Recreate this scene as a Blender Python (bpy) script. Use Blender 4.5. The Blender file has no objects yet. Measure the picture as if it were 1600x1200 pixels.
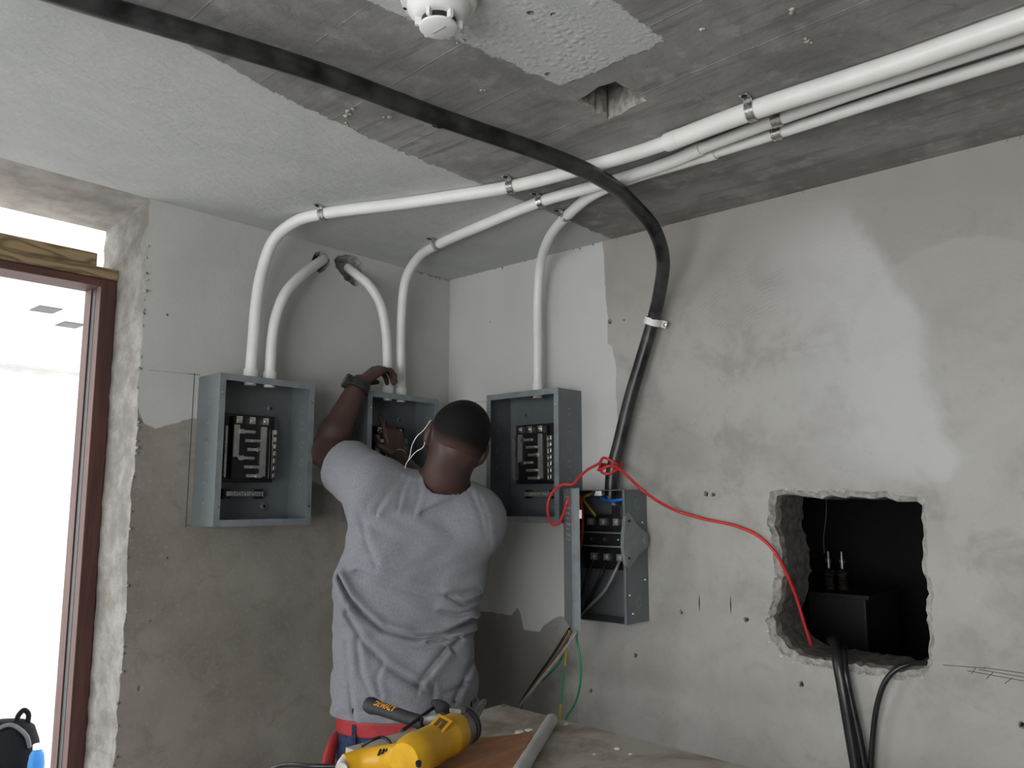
import bpy, bmesh, math, random
import numpy as np
from mathutils import Vector, Matrix, noise as mnoise

random.seed(7)
PI = math.pi
scene = bpy.context.scene
COL = scene.collection

# ------------------------------------------------------------------ camera
FPX = 1274.0
PITCH = math.radians(7.95)
HEAD = math.radians(41.8)
FW = np.array([math.cos(HEAD)*math.cos(PITCH), math.sin(HEAD)*math.cos(PITCH), math.sin(PITCH)])
RT = np.array([math.sin(HEAD), -math.cos(HEAD), 0.0])
UP = np.cross(RT, FW)
CAM = np.array([-2.212, -2.313, 1.5])
ZC = 2.367                      # ceiling height; the room corner is the origin

cam_d = bpy.data.cameras.new('camera')
cam_d.sensor_width = 36.0
cam_d.lens = FPX/1600*36
cam_d.clip_start = 0.02
cam = bpy.data.objects.new('camera', cam_d)
COL.objects.link(cam)
cam.location = CAM
cam.rotation_euler = (PI/2+PITCH, 0, HEAD-PI/2)
scene.camera = cam

# ------------------------------------------------------------------ sky, lamps, exposure
world = bpy.data.worlds.new('overcast_sky')
scene.world = world
world.use_nodes = True
wb = world.node_tree.nodes['Background']
wb.inputs['Color'].default_value = (0.97, 0.985, 1.0, 1)
wb.inputs['Strength'].default_value = 4.6

def area(name, loc, rot, sx, sy, power, col=(1.0, 0.995, 0.985)):
    l = bpy.data.lights.new(name, 'AREA')
    l.shape = 'RECTANGLE'; l.size = sx; l.size_y = sy; l.energy = power; l.color = col
    o = bpy.data.objects.new(name, l); COL.objects.link(o)
    o.location = loc; o.rotation_euler = rot
    return o
# daylight entering by the window in the left wall
area('window_daylight', (-4.02, -2.1, 1.35), (0, -PI/2, 0), 1.5, 2.8, 33)

vs = scene.view_settings
vs.view_transform = 'Standard'; vs.look = 'None'; vs.gamma = 1.0
vs.use_curve_mapping = False
vs.exposure = 0.08

# ------------------------------------------------------------------ pixel rays to points on real planes
def ray(x, y): return (FW*FPX + RT*(x-800) + UP*(600-y))/FPX
def onx(x, y, X=0.0): r = ray(x, y); return CAM + r*(X-CAM[0])/r[0]
def ony(x, y, Y=0.0): r = ray(x, y); return CAM + r*(Y-CAM[1])/r[1]
def onz(x, y, Z): r = ray(x, y); return CAM + r*(Z-CAM[2])/r[2]
def at(x, y, d): return CAM + ray(x, y)*d

# ------------------------------------------------------------------ materials
MATS = {}
class NT:
    """tiny node-tree writer"""
    def __init__(s, name):
        s.m = bpy.data.materials.new(name); s.m.use_nodes = True
        s.t = s.m.node_tree; s.b = s.t.nodes['Principled BSDF']; MATS[name] = s.m
    def n(s, typ, **kw):
        nd = s.t.nodes.new(typ)
        for k, v in kw.items(): setattr(nd, k, v)
        return nd
    def put(s, sock, v):
        if hasattr(v, 'links') or isinstance(v, bpy.types.NodeSocket): s.t.links.new(v, sock)
        else: sock.default_value = v
    def math(s, op, a, b=0.0, c=None, clamp=False):
        nd = s.n('ShaderNodeMath', operation=op, use_clamp=clamp)
        s.put(nd.inputs[0], a); s.put(nd.inputs[1], b)
        if c is not None: s.put(nd.inputs[2], c)
        return nd.outputs[0]
    def noise(s, vec, scale, detail=4, rough=0.55, dist=0.0):
        nd = s.n('ShaderNodeTexNoise'); s.put(nd.inputs['Vector'], vec)
        nd.inputs['Scale'].default_value = scale; nd.inputs['Detail'].default_value = detail
        nd.inputs['Roughness'].default_value = rough; nd.inputs['Distortion'].default_value = dist
        return nd.outputs['Fac']
    def pos(s, obj=False):
        if obj: return s.n('ShaderNodeTexCoord').outputs['Object']
        return s.n('ShaderNodeNewGeometry').outputs['Position']
    def mapped(s, vec, scale=(1,1,1), rot=(0,0,0)):
        nd = s.n('ShaderNodeMapping'); s.put(nd.inputs['Vector'], vec)
        nd.inputs['Scale'].default_value = scale; nd.inputs['Rotation'].default_value = rot
        return nd.outputs[0]
    def sep(s, vec):
        nd = s.n('ShaderNodeSeparateXYZ'); s.put(nd.inputs[0], vec); return nd.outputs
    def step(s, v, a, b):
        nd = s.n('ShaderNodeMapRange', interpolation_type='SMOOTHSTEP'); s.put(nd.inputs['Value'], v)
        nd.inputs['From Min'].default_value = a; nd.inputs['From Max'].default_value = b
        return nd.outputs[0]
    def mix(s, f, a, b):
        nd = s.n('ShaderNodeMix', data_type='RGBA'); s.put(nd.inputs[0], f)
        s.put(nd.inputs[6], a if not isinstance(a, tuple) else (*a[:3], 1))
        s.put(nd.inputs[7], b if not isinstance(b, tuple) else (*b[:3], 1))
        return nd.outputs[2]
    def ramp(s, v, stops):
        nd = s.n('ShaderNodeValToRGB'); s.put(nd.inputs[0], v)
        el = nd.color_ramp.elements
        while len(el) < len(stops): el.new(0.5)
        for e, (p, c) in zip(el, stops): e.position = p; e.color = (*c, 1) if len(c) == 3 else c
        return nd.outputs[0]
    def curve(s, v, pts, u0, u1, v0, v1):
        """piecewise-linear function of v through (u, value) points"""
        u = s.math('DIVIDE', s.math('SUBTRACT', v, u0), u1-u0, clamp=True)
        nd = s.n('ShaderNodeFloatCurve'); s.put(nd.inputs['Value'], u)
        c = nd.mapping.curves[0]
        P = sorted(((a-u0)/(u1-u0), (b-v0)/(v1-v0)) for a, b in pts)
        while len(c.points) < len(P): c.points.new(0.5, 0.5)
        for q, (a, b) in zip(c.points, P): q.location = (a, b); q.handle_type = 'VECTOR'
        nd.mapping.update()
        return s.math('MULTIPLY_ADD', nd.outputs[0], v1-v0, v0)
    def blob(s, a, b, ca, cb, ra, rb, soft):
        """soft ellipse in the two coordinates a, b: 1 inside, 0 outside"""
        da = s.math('DIVIDE', s.math('SUBTRACT', a, ca), ra)
        db = s.math('DIVIDE', s.math('SUBTRACT', b, cb), rb)
        d = s.math('SQRT', s.math('ADD', s.math('MULTIPLY', da, da), s.math('MULTIPLY', db, db)))
        return s.step(d, 1.0, 1.0-soft)
    def bump(s, h, strength, dist=0.01):
        nd = s.n('ShaderNodeBump'); s.put(nd.inputs['Height'], h)
        nd.inputs['Strength'].default_value = strength; nd.inputs['Distance'].default_value = dist
        s.t.links.new(nd.outputs[0], s.b.inputs['Normal'])
    def out(s, col, rough=0.6, metal=0.0, spec=0.5):
        s.put(s.b.inputs['Base Color'], col if not isinstance(col, tuple) else (*col[:3], 1))
        s.put(s.b.inputs['Roughness'], rough); s.put(s.b.inputs['Metallic'], metal)
        s.b.inputs['Specular IOR Level'].default_value = spec
        return s.m

def simple(name, col, rough=0.5, metal=0.0, var=0.12, scale=30.0, spec=0.5, bump=0.0):
    t = NT(name); p = t.pos(True)
    nz = t.noise(p, scale, 4)
    c1 = tuple(c*(1-var) for c in col); c2 = tuple(min(1, c*(1+var)) for c in col)
    cc = t.mix(t.step(nz, 0.3, 0.7), c1, c2)
    if bump: t.bump(nz, bump, 0.003)
    return t.out(cc, rough, metal, spec)

RAW_A = (0.235, 0.220, 0.195)      # brownish cement plaster
PAINT = (0.52, 0.525, 0.50)
def mat_wall_back():
    t = NT('plaster_wall_back'); p = t.pos()
    x, y, z = t.sep(p)
    n1 = t.noise(p, 18, 5, .6); n2 = t.noise(p, 3, 4); n3 = t.noise(p, 90, 3)
    zz = t.math('ADD', z, t.math('MULTIPLY', t.math('SUBTRACT', n1, .5), .03))
    bd = t.curve(x, [(-1.3, 1.78), (-1.212, 1.755), (-1.19, 1.705), (-1.155, 1.692), (-1.04, 1.735), (-.9, 1.66), (-.615, 1.55), (-.5, 1.50), (0, 1.42)], -1.3, 0, 1.3, 1.9)
    m = t.step(t.math('SUBTRACT', zz, bd), 0.0, .006)
    raw = t.mix(t.step(n2, .3, .7), (0.235, 0.212, 0.182), (0.335, 0.310, 0.272))
    n5 = t.noise(p, 9, 6, .7, .6)
    raw = t.mix(t.math('MULTIPLY', t.step(n5, .48, .7), .6), raw, (0.205, 0.182, 0.155))
    raw = t.mix(t.math('MULTIPLY', t.step(n3, .55, .75), .7), raw, (0.37, 0.345, 0.31))
    pt = t.mix(t.step(n2, .25, .75), (0.47, 0.475, 0.45), (0.56, 0.565, 0.54))
    # the reveal of the doorway: pale, dusty plaster
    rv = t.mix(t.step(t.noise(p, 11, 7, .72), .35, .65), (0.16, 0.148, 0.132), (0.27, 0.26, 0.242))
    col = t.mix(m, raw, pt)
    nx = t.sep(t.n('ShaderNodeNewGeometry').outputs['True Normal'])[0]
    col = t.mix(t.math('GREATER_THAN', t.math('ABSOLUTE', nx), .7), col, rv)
    h = t.math('ADD', t.math('MULTIPLY', m, .5), t.math('ADD', t.math('MULTIPLY', n1, .5), t.math('MULTIPLY', n3, .25)))
    t.bump(h, .35, .006)
    return t.out(col, .8, 0, .25)

def mat_wall_right():
    t = NT('plaster_wall_right'); p = t.pos()
    x, y, z = t.sep(p)
    n1 = t.noise(p, 16, 5, .6); n2 = t.noise(p, 2.2, 5, .6, .6); n3 = t.noise(p, 80, 3); n4 = t.noise(p, 7, 6, .65, .4)
    w = t.math('MULTIPLY', t.math('SUBTRACT', n1, .5), .022)
    zz = t.math('ADD', z, w); yy = t.math('ADD', y, w)
    edge = t.curve(z, [(.9, -.80), (1.6, -.80), (1.79, -.80), (1.95, -.797), (2.0, -.785), (2.01, -.768), (2.1, -.768), (2.3, -.757), (2.4, -.75)], .9, 2.4, -1.0, -.6)
    side = t.step(t.math('SUBTRACT', yy, edge), 0.0, .005)
    low = t.curve(y, [(-.9, 1.13), (-.7, 1.13), (-.60, 1.105), (-.54, 1.10), (-.475, 1.062), (-.46, 1.045), (-.39, 1.04), (-.375, 1.10), (-.36, 1.115), (-.33, 1.085), (-.2, 1.09), (-.1, 1.07), (0, 1.06)], -.9, 0, .9, 1.3)
    m = t.math('MULTIPLY', side, t.step(t.math('SUBTRACT', zz, low), 0.0, .005))
    raw = t.mix(t.step(n2, .35, .65), (0.345, 0.340, 0.315), (0.43, 0.425, 0.40))
    raw = t.mix(t.math('MULTIPLY', t.step(n4, .46, .68), .75), raw, (0.31, 0.297, 0.272))
    # warmer, darker top zone and the darker strip low in the corner
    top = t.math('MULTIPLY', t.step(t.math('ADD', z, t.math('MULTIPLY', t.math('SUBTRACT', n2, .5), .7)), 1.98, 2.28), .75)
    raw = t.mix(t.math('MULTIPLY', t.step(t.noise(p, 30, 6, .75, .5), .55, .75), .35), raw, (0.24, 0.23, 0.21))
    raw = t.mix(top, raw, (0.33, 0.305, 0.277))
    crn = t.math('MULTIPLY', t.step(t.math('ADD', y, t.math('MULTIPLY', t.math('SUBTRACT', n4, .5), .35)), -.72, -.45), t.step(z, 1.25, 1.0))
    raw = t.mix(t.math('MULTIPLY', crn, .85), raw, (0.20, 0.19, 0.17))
    # round replastered patch and the white efflorescence stain
    wy = t.math('ADD', y, t.math('MULTIPLY', t.math('SUBTRACT', t.noise(p, 7, 6, .65), .5), .12))
    wz = t.math('ADD', z, t.math('MULTIPLY', t.math('SUBTRACT', t.noise(t.mapped(p, (1, 1, 1), (1, 0, 0)), 7, 6, .65), .5), .12))
    def c(px, py): q = onx(px, py); return q[1], q[2]
    a, b = c(1510, 570); ra = abs(c(1330, 570)[0]-a); 
    disc = t.blob(y, t.math('ADD', z, w), a, b, ra*1.05, .33, .05)
    raw = t.mix(t.math('MULTIPLY', disc, .3), raw, (0.47, 0.465, 0.435))
    # sharp ragged edge on the right, fading out to the left
    ed = t.curve(wz, [(onx(q_, p_)[2], onx(q_, p_)[1]) for q_, p_ in [(1335, 290), (1352, 340), (1385, 400), (1418, 450), (1448, 500), (1460, 560), (1468, 620), (1485, 670), (1512, 705), (1528, 722), (1500, 745), (1430, 775)]], 1.4, 2.5, -2.2, -1.0)
    dl = t.math('SUBTRACT', wy, ed)
    zt, zb = onx(1340, 290)[2], onx(1430, 775)[2]
    bl = t.math('MULTIPLY', t.math('MULTIPLY', t.step(dl, -.012, .045), t.step(dl, .46, .03)), t.math('MULTIPLY', t.step(wz, zt+.04, zt-.20), t.step(wz, zb-.02, zb+.09)))
    raw = t.mix(t.math('MULTIPLY', bl, .6), raw, (0.57, 0.575, 0.58))
    pt = t.mix(t.step(n2, .25, .75), (0.52, 0.525, 0.505), (0.57, 0.575, 0.555))
    col = t.mix(m, raw, pt)
    # trowel strokes
    wv = t.n('ShaderNodeTexWave', wave_type='RINGS', rings_direction='X')
    mp = t.n('ShaderNodeMapping'); t.put(mp.inputs[0], p); mp.inputs['Location'].default_value = (0, 1.45, -1.62)
    t.t.links.new(mp.outputs[0], wv.inputs['Vector']); wv.inputs['Scale'].default_value = 26; wv.inputs['Distortion'].default_value = 5; wv.inputs['Detail'].default_value = 3
    cy, cz = c(1165, 470)
    tro = t.math('MULTIPLY', t.blob(wy, wz, cy, cz, .19, .17, .6), t.math('MULTIPLY', wv.outputs['Fac'], t.step(n1, .45, .6)))
    col = t.mix(t.math('MULTIPLY', tro, .22), col, (0.30, 0.29, 0.27))
    h = t.math('ADD', t.math('MULTIPLY', m, .5), t.math('ADD', t.math('MULTIPLY', n1, .55), t.math('MULTIPLY', n3, .3)))
    h = t.math('SUBTRACT', h, t.math('MULTIPLY', tro, .5))
    t.bump(h, .35, .007)
    return t.out(col, .8, 0, .25)

def mat_ceiling():
    t = NT('concrete_ceiling'); p = t.pos()
    x, y, z = t.sep(p)
    n1 = t.noise(p, 14, 6, .65); n2 = t.noise(p, 3, 4, .6, .8); n3 = t.noise(p, 70, 4)
    st = t.noise(t.mapped(p, (14, 1.3, 1), (0, 0, .08)), 2.2, 5, .6)
    w = t.math('ADD', t.math('MULTIPLY', t.math('SUBTRACT', n1, .5), .045), t.math('MULTIPLY', t.math('SUBTRACT', t.noise(p, 55, 5, .7), .5), .03))
    yy = t.math('ADD', y, w); xx = t.math('ADD', x, w)
    ed = t.curve(x, [(-2.6, -1.05), (-1.6, -.885), (-1.32, -.83), (-.95, -.797), (-.66, -.80), (-.3, -.80), (0, -.79)], -2.6, 0, -1.2, -.6)
    strip = t.step(t.math('SUBTRACT', yy, ed), -.002, .004)
    patch = t.math('MULTIPLY', t.step(t.math('ADD', yy, t.math('MULTIPLY', x, .14)), -1.43, -1.437), t.math('MULTIPLY', t.step(xx, -.925, -.932), t.step(yy, -1.563, -1.557)))
    skim = t.math('MAXIMUM', strip, patch)
    raw = t.mix(t.step(n2, .35, .65), (0.215, 0.207, 0.195), (0.33, 0.32, 0.305))
    raw = t.mix(t.math('MULTIPLY', t.step(st, .5, .68), .7), raw, (0.17, 0.163, 0.155))
    raw = t.mix(t.math('MULTIPLY', t.step(n1, .52, .7), .55), raw, (0.43, 0.42, 0.40))
    raw = t.mix(t.math('MULTIPLY', t.step(t.noise(p, 26, 6, .75, 1.0), .55, .72), .6), raw, (0.15, 0.145, 0.138))
    # formwork board joints
    wv = t.n('ShaderNodeTexWave', wave_type='BANDS', bands_direction='X')
    t.t.links.new(t.mapped(p, (1, 1, 1), (0, 0, .05)), wv.inputs['Vector']); wv.inputs['Scale'].default_value = 1.55; wv.inputs['Distortion'].default_value = .25
    jt = t.math('MULTIPLY', t.math('MULTIPLY', t.step(wv.outputs['Fac'], .9985, .9998), t.step(n2, .4, .55)), t.math('SUBTRACT', 1.0, skim))
    raw = t.mix(t.math('MULTIPLY', t.math('MULTIPLY', jt, t.step(n1, .45, .6)), .5), raw, (0.52, 0.51, 0.49))
    tw = t.noise(t.mapped(p, (3, 9, 1), (0, 0, .9)), 3.0, 6, .7, .8)
    sk = t.mix(t.step(n2, .25, .75), (0.50, 0.517, 0.505), (0.58, 0.592, 0.58))
    sk = t.mix(t.math('MULTIPLY', t.step(tw, .55, .72), .35), sk, (0.66, 0.67, 0.655))
    sk = t.mix(t.math('MULTIPLY', t.step(t.noise(p, 38, 5, .75), .64, .74), .35), sk, (0.40, 0.40, 0.385))
    col = t.mix(skim, raw, sk)
    lump = t.n('ShaderNodeTexVoronoi'); t.put(lump.inputs['Vector'], p); lump.inputs['Scale'].default_value = 60
    lm = t.math('MULTIPLY', t.math('MULTIPLY', patch, t.step(lump.outputs['Distance'], .6, .1)), t.step(n2, .4, .6))
    h = t.math('ADD', t.math('MULTIPLY', skim, .8), t.math('ADD', t.math('MULTIPLY', n1, .6), t.math('MULTIPLY', n3, .2)))
    h = t.math('ADD', h, t.math('MULTIPLY', t.math('MULTIPLY', tw, skim), 1.1))
    h = t.math('ADD', h, t.math('ADD', t.math('MULTIPLY', jt, .5), t.math('MULTIPLY', lm, .6)))
    t.bump(h, .4, .008)
    return t.out(col, .82, 0, .25)

def mat_wood(name, a, b, scale=1.0, stretch=(1.2, 18, 18), rough=.55):
    t = NT(name); p = t.pos(True)
    v = t.mapped(p, stretch)
    n = t.noise(v, 2.2*scale, 5, .6, 1.2)
    f = t.noise(t.mapped(p, tuple(s*6 for s in stretch)), 3, 3)
    c = t.mix(t.step(n, .3, .7), a, b)
    c = t.mix(t.math('MULTIPLY', t.step(f, .5, .8), .35), c, tuple(q*.55 for q in a))
    t.bump(n, .15, .003)
    return t.out(c, rough)

def mat_grain(name):
    """cathedral-grained treated softwood"""
    t = NT(name); p = t.pos(True); x, y, z = t.sep(p)
    w = t.noise(t.mapped(p, (2.6, 4, 9)), 1.6, 2, .4)
    ph = t.math('ADD', t.math('MULTIPLY', z, 55), t.math('MULTIPLY', w, 42))
    g = t.math('POWER', t.math('MULTIPLY_ADD', t.math('SINE', ph), .5, .5), 1.6)
    f = t.noise(t.mapped(p, (8, 60, 160)), 3, 3)
    c = t.mix(g, (0.33, 0.235, 0.125), (0.13, 0.085, 0.045))
    c = t.mix(t.math('MULTIPLY', t.step(f, .45, .7), .3), c, (0.42, 0.33, 0.20))
    return t.out(c, .55)

def mat_shirt():
    t = NT('heather_jersey'); p = t.pos(True)
    n = t.noise(p, 420, 3, .7); f = t.noise(t.mapped(p, (1, 1, .6)), 230, 4, .75); l = t.noise(p, 4, 3)
    c = t.mix(t.step(f, .35, .65), (0.185, 0.191, 0.215), (0.235, 0.241, 0.265))
    c = t.mix(t.math('MULTIPLY', t.step(n, .5, .75), .35), c, (0.30, 0.306, 0.325))
    c = t.mix(t.math('MULTIPLY', t.step(l, .45, .7), .2), c, (0.16, 0.164, 0.183))
    t.bump(t.math('ADD', n, f), .18, .001)
    m = t.out(c, .95, 0, .1)
    t.b.inputs['Sheen Weight'].default_value = .15
    return m

def mat_skin():
    t = NT('dark_skin'); p = t.pos(True)
    n = t.noise(p, 9, 4); d = t.noise(p, 140, 3)
    c = t.mix(t.step(n, .3, .7), (0.046, 0.025, 0.021), (0.080, 0.042, 0.035))
    c = t.mix(t.math('MULTIPLY', t.step(d, .68, .8), .12), c, (0.20, 0.16, 0.15))
    t.bump(d, .1, .001)
    m = t.out(c, .5, 0, .4)
    return m

def mat_table():
    t = NT('dirty_laminate'); p = t.pos()
    n = t.noise(p, 6, 6, .65, .5); f = t.noise(p, 60, 4, .7)
    c = t.mix(t.step(n, .42, .68), (0.47, 0.44, 0.39), (0.27, 0.225, 0.17))
    c = t.mix(t.math('MULTIPLY', t.step(f, .55, .75), .4), c, (0.58, 0.55, 0.50))
    t.bump(f, .15, .002)
    return t.out(c, .7, 0, .3)

mat_wall_back(); mat_wall_right(); mat_ceiling(); mat_shirt(); mat_skin(); mat_table()
mat_wood('red_brown_hardwood', (0.060, 0.024, 0.020), (0.105, 0.043, 0.034), 1.0, (14, 14, .9))
mat_wood('red_brown_hardwood_head', (0.075, 0.030, 0.024), (0.125, 0.052, 0.040), 1.0, (.9, 14, 14))
mat_grain('treated_pine')
mat_wood('plywood_face', (0.33, 0.15, 0.075), (0.44, 0.22, 0.12), 1.0, (3, 12, 12), .75)
mat_wood('bench_timber', (0.25, 0.17, 0.10), (0.36, 0.26, 0.16), 1.0, (12, 12, 1), .7)
simple('broken_concrete', (0.33, 0.315, 0.29), .9, 0, .35, 55, .2, .6)
simple('broken_concrete_shaded', (0.17, 0.163, 0.15), .95, 0, .3, 40, .2, .5)  # darker copy of the broken concrete: shade inside the opening put into the colour
simple('rough_plaster_edge', (0.43, 0.415, 0.385), .9, 0, .25, 60, .2, .5)
simple('unlit_black', (0.02, 0.02, 0.02), .9)  # near-black stands for darkness in the inner room and at hole bottoms
simple('bare_blockwork', (0.20, 0.195, 0.185), .9, 0, .2, 5, .2, .3)
simple('floor_screed', (0.24, 0.232, 0.22), .85, 0, .25, 6, .3, .3)
simple('white_render', (0.82, 0.82, 0.80), .8, 0, .04, 4)
simple('box_steel', (0.165, 0.187, 0.197), .42, .25, .06, 14)  # base darkened to carry the shade inside the open boxes
simple('box_steel_lit', (0.25, 0.278, 0.29), .38, .3, .12, 22)  # lighter copy for lips, door and handle plate, light put in the colour
simple('knockout_steel', (0.235, 0.26, 0.27), .4, .3, .05, 30)
simple('black_plastic', (0.012, 0.012, 0.013), .38, 0, .2, 40)
simple('bus_metal', (0.50, 0.50, 0.49), .38, .75, .12, 60)
simple('bright_metal', (0.72, 0.72, 0.70), .25, 1.0, .06, 60)
simple('zinc', (0.52, 0.52, 0.51), .32, .95, .12, 50)
simple('white_pvc', (0.78, 0.78, 0.75), .38, 0, .035, 12)
simple('white_plastic', (0.80, 0.80, 0.78), .4, 0, .02, 20)
simple('black_conduit', (0.024, 0.024, 0.024), .36, 0, .9, 16, .5, .3)
simple('cable_black', (0.012, 0.012, 0.013), .33, 0, .3, 40)
simple('wire_red', (0.62, 0.035, 0.035), .4, 0, .06, 30)
simple('wire_green', (0.015, 0.24, 0.11), .4)
simple('wire_yellow', (0.46, 0.33, 0.02), .4)
simple('wire_blue', (0.012, 0.13, 0.55), .4)
simple('wire_grey', (0.28, 0.27, 0.26), .5)
simple('wire_brown', (0.12, 0.055, 0.02), .5)
simple('tool_yellow', (0.66, 0.36, 0.012), .42, 0, .12, 18)
simple('tool_rubber', (0.018, 0.018, 0.020), .65, 0, .3, 60, .4, .3)
simple('tool_alloy', (0.22, 0.22, 0.22), .45, .6, .25, 40)
simple('lettering_amber', (0.60, 0.28, 0.03), .5)
simple('pencil', (0.06, 0.06, 0.065), .6)
simple('grey_plastic', (0.50, 0.495, 0.48), .5, 0, .1, 14)
def mat_hair():
    t = NT('hair_black'); p = t.pos(True)
    at_ = t.n('ShaderNodeAttribute', attribute_name='hair_cover').outputs['Fac']
    n = t.noise(p, 700, 2, .6)
    f = t.step(t.math('ADD', at_, t.math('MULTIPLY', t.math('SUBTRACT', n, .5), .5)), .05, .75)
    t.bump(n, .5, .002)
    return t.out(t.mix(f, (0.060, 0.031, 0.026), (0.0055, 0.005, 0.005)), .75, 0, .2)
mat_hair()
simple('denim', (0.028, 0.042, 0.085), .85, 0, .35, 120, .2, .3)
simple('belt_red', (0.36, 0.025, 0.03), .6, 0, .12, 40)
simple('shoe_leather', (0.03, 0.025, 0.02), .6)
simple('watch_band', (0.022, 0.022, 0.020), .5, 0, .6, 120, .4, .4)
simple('elastic_white', (0.75, 0.74, 0.72), .6)
simple('eye_white', (0.6, 0.58, 0.55), .2)
simple('mask_fabric', (0.02, 0.02, 0.025), .8)
simple('gallery_paving', (0.5, 0.5, 0.49), .8, 0, .05, 4)
simple('soffit_plaster', (0.37, 0.352, 0.325), .85, 0, .2, 14, .2, .4)
simple('bag_fabric', (0.003, 0.0033, 0.005), .85, 0, .3, 60, .15, .3)
simple('bag_blue', (0.004, 0.12, 0.35), .6)
simple('bag_grey', (0.05, 0.053, 0.06), .6)
simple('porcelain', (0.06, 0.05, 0.045), .3)
simple('transformer_paint', (0.025, 0.026, 0.025), .6)
simple('slot_grey', (0.12, 0.12, 0.12), .6)
simple('debris_white', (0.66, 0.64, 0.60), .8, 0, .15, 60)
simple('glass_dark', (0.02, 0.02, 0.02), .1)

# ------------------------------------------------------------------ mesh helpers
def link(name, me, mat=None, parent=None, smooth=False, loc=None):
    o = bpy.data.objects.new(name, me); COL.objects.link(o)
    if mat:
        for mm in (mat if isinstance(mat, (list, tuple)) else [mat]): me.materials.append(MATS[mm])
    if smooth:
        me.polygons.foreach_set('use_smooth', [True]*len(me.polygons))
        try: me.set_sharp_from_angle(angle=math.radians(38))
        except Exception: pass
    if parent is not None: o.parent = parent
    if loc is not None: o.location = loc
    return o

class MB:
    def __init__(s): s.v = []; s.f = []; s.mi = []
    def add(s, vs, fs, mi=0):
        k = len(s.v); s.v += [tuple(map(float, q)) for q in vs]
        for f in fs: s.f.append(tuple(i+k for i in f)); s.mi.append(mi)
        return s
    def box(s, lo, hi, mi=0, bev=0.0):
        x0, y0, z0 = lo; x1, y1, z1 = hi
        if bev:
            b = min(bev, (x1-x0)/2.01, (y1-y0)/2.01, (z1-z0)/2.01)
            bm = bmesh.new(); bmesh.ops.create_cube(bm, size=1)
            for q in bm.verts: q.co = Vector(((x0+x1)/2+q.co.x*(x1-x0), (y0+y1)/2+q.co.y*(y1-y0), (z0+z1)/2+q.co.z*(z1-z0)))
            bmesh.ops.bevel(bm, geom=list(bm.edges), offset=b, segments=2, affect='EDGES', profile=.7)
            bm.verts.index_update()
            s.add([q.co for q in bm.verts], [[w.index for w in f.verts] for f in bm.faces], mi); bm.free(); return s
        v = [(x0,y0,z0),(x1,y0,z0),(x1,y1,z0),(x0,y1,z0),(x0,y0,z1),(x1,y0,z1),(x1,y1,z1),(x0,y1,z1)]
        return s.add(v, [(0,3,2,1),(4,5,6,7),(0,1,5,4),(1,2,6,5),(2,3,7,6),(3,0,4,7)], mi)
    def tube(s, pts, r, n=14, caps=True, mi=0, flat=1.0):
        P = [Vector(tuple(map(float, p))) for p in pts]; m = len(P)
        R = [r]*m if np.isscalar(r) else list(r)
        T = [(P[min(i+1, m-1)]-P[max(i-1, 0)]).normalized() for i in range(m)]
        a = Vector((0, 0, 1)) if abs(T[0].z) < .9 else Vector((1, 0, 0))
        N = (a - T[0]*a.dot(T[0])).normalized(); vs = []
        for i in range(m):
            N = (N - T[i]*N.dot(T[i])).normalized(); B = T[i].cross(N)
            for j in range(n):
                th = 2*PI*j/n; vs.append(P[i] + (N*math.cos(th) + B*math.sin(th)*flat)*R[i])
        fs = [(i*n+j, i*n+(j+1) % n, (i+1)*n+(j+1) % n, (i+1)*n+j) for i in range(m-1) for j in range(n)]
        if caps: fs += [tuple(reversed(range(n))), tuple(range((m-1)*n, m*n))]
        return s.add(vs, fs, mi)
    def lathe(s, prof, origin=(0,0,0), axis=(0,0,1), n=24, mi=0):
        """prof: (radius, height) pairs along axis"""
        ax = Vector(axis).normalized(); a = Vector((1,0,0)) if abs(ax.x) < .9 else Vector((0,1,0))
        u = (a-ax*a.dot(ax)).normalized(); w = ax.cross(u); o = Vector(tuple(map(float, origin)))
        vs = []
        for r, h in prof:
            for j in range(n):
                th = 2*PI*j/n; vs.append(o+ax*h+(u*math.cos(th)+w*math.sin(th))*r)
        m = len(prof)
        fs = [(i*n+j, i*n+(j+1) % n, (i+1)*n+(j+1) % n, (i+1)*n+j) for i in range(m-1) for j in range(n)]
        fs += [tuple(reversed(range(n))), tuple(range((m-1)*n, m*n))]
        return s.add(vs, fs, mi)
    def prism(s, poly, fn, h0, h1, mi=0):
        """poly in 2D, fn(a, b, h) -> 3D"""
        n = len(poly)
        vs = [fn(a, b, h0) for a, b in poly] + [fn(a, b, h1) for a, b in poly]
        fs = [tuple(reversed(range(n))), tuple(range(n, 2*n))] + [(i, (i+1) % n, n+(i+1) % n, n+i) for i in range(n)]
        return s.add(vs, fs, mi)
    def mesh(s, name):
        me = bpy.data.meshes.new(name); me.from_pydata(s.v, [], s.f)
        me.polygons.foreach_set('material_index', s.mi)
        bm = bmesh.new(); bm.from_mesh(me); bmesh.ops.recalc_face_normals(bm, faces=bm.faces); bm.to_mesh(me); bm.free()
        return me
    def build(s, name, mat, parent=None, smooth=False, loc=None):
        return link(name, s.mesh(name), mat, parent, smooth, loc)

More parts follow.
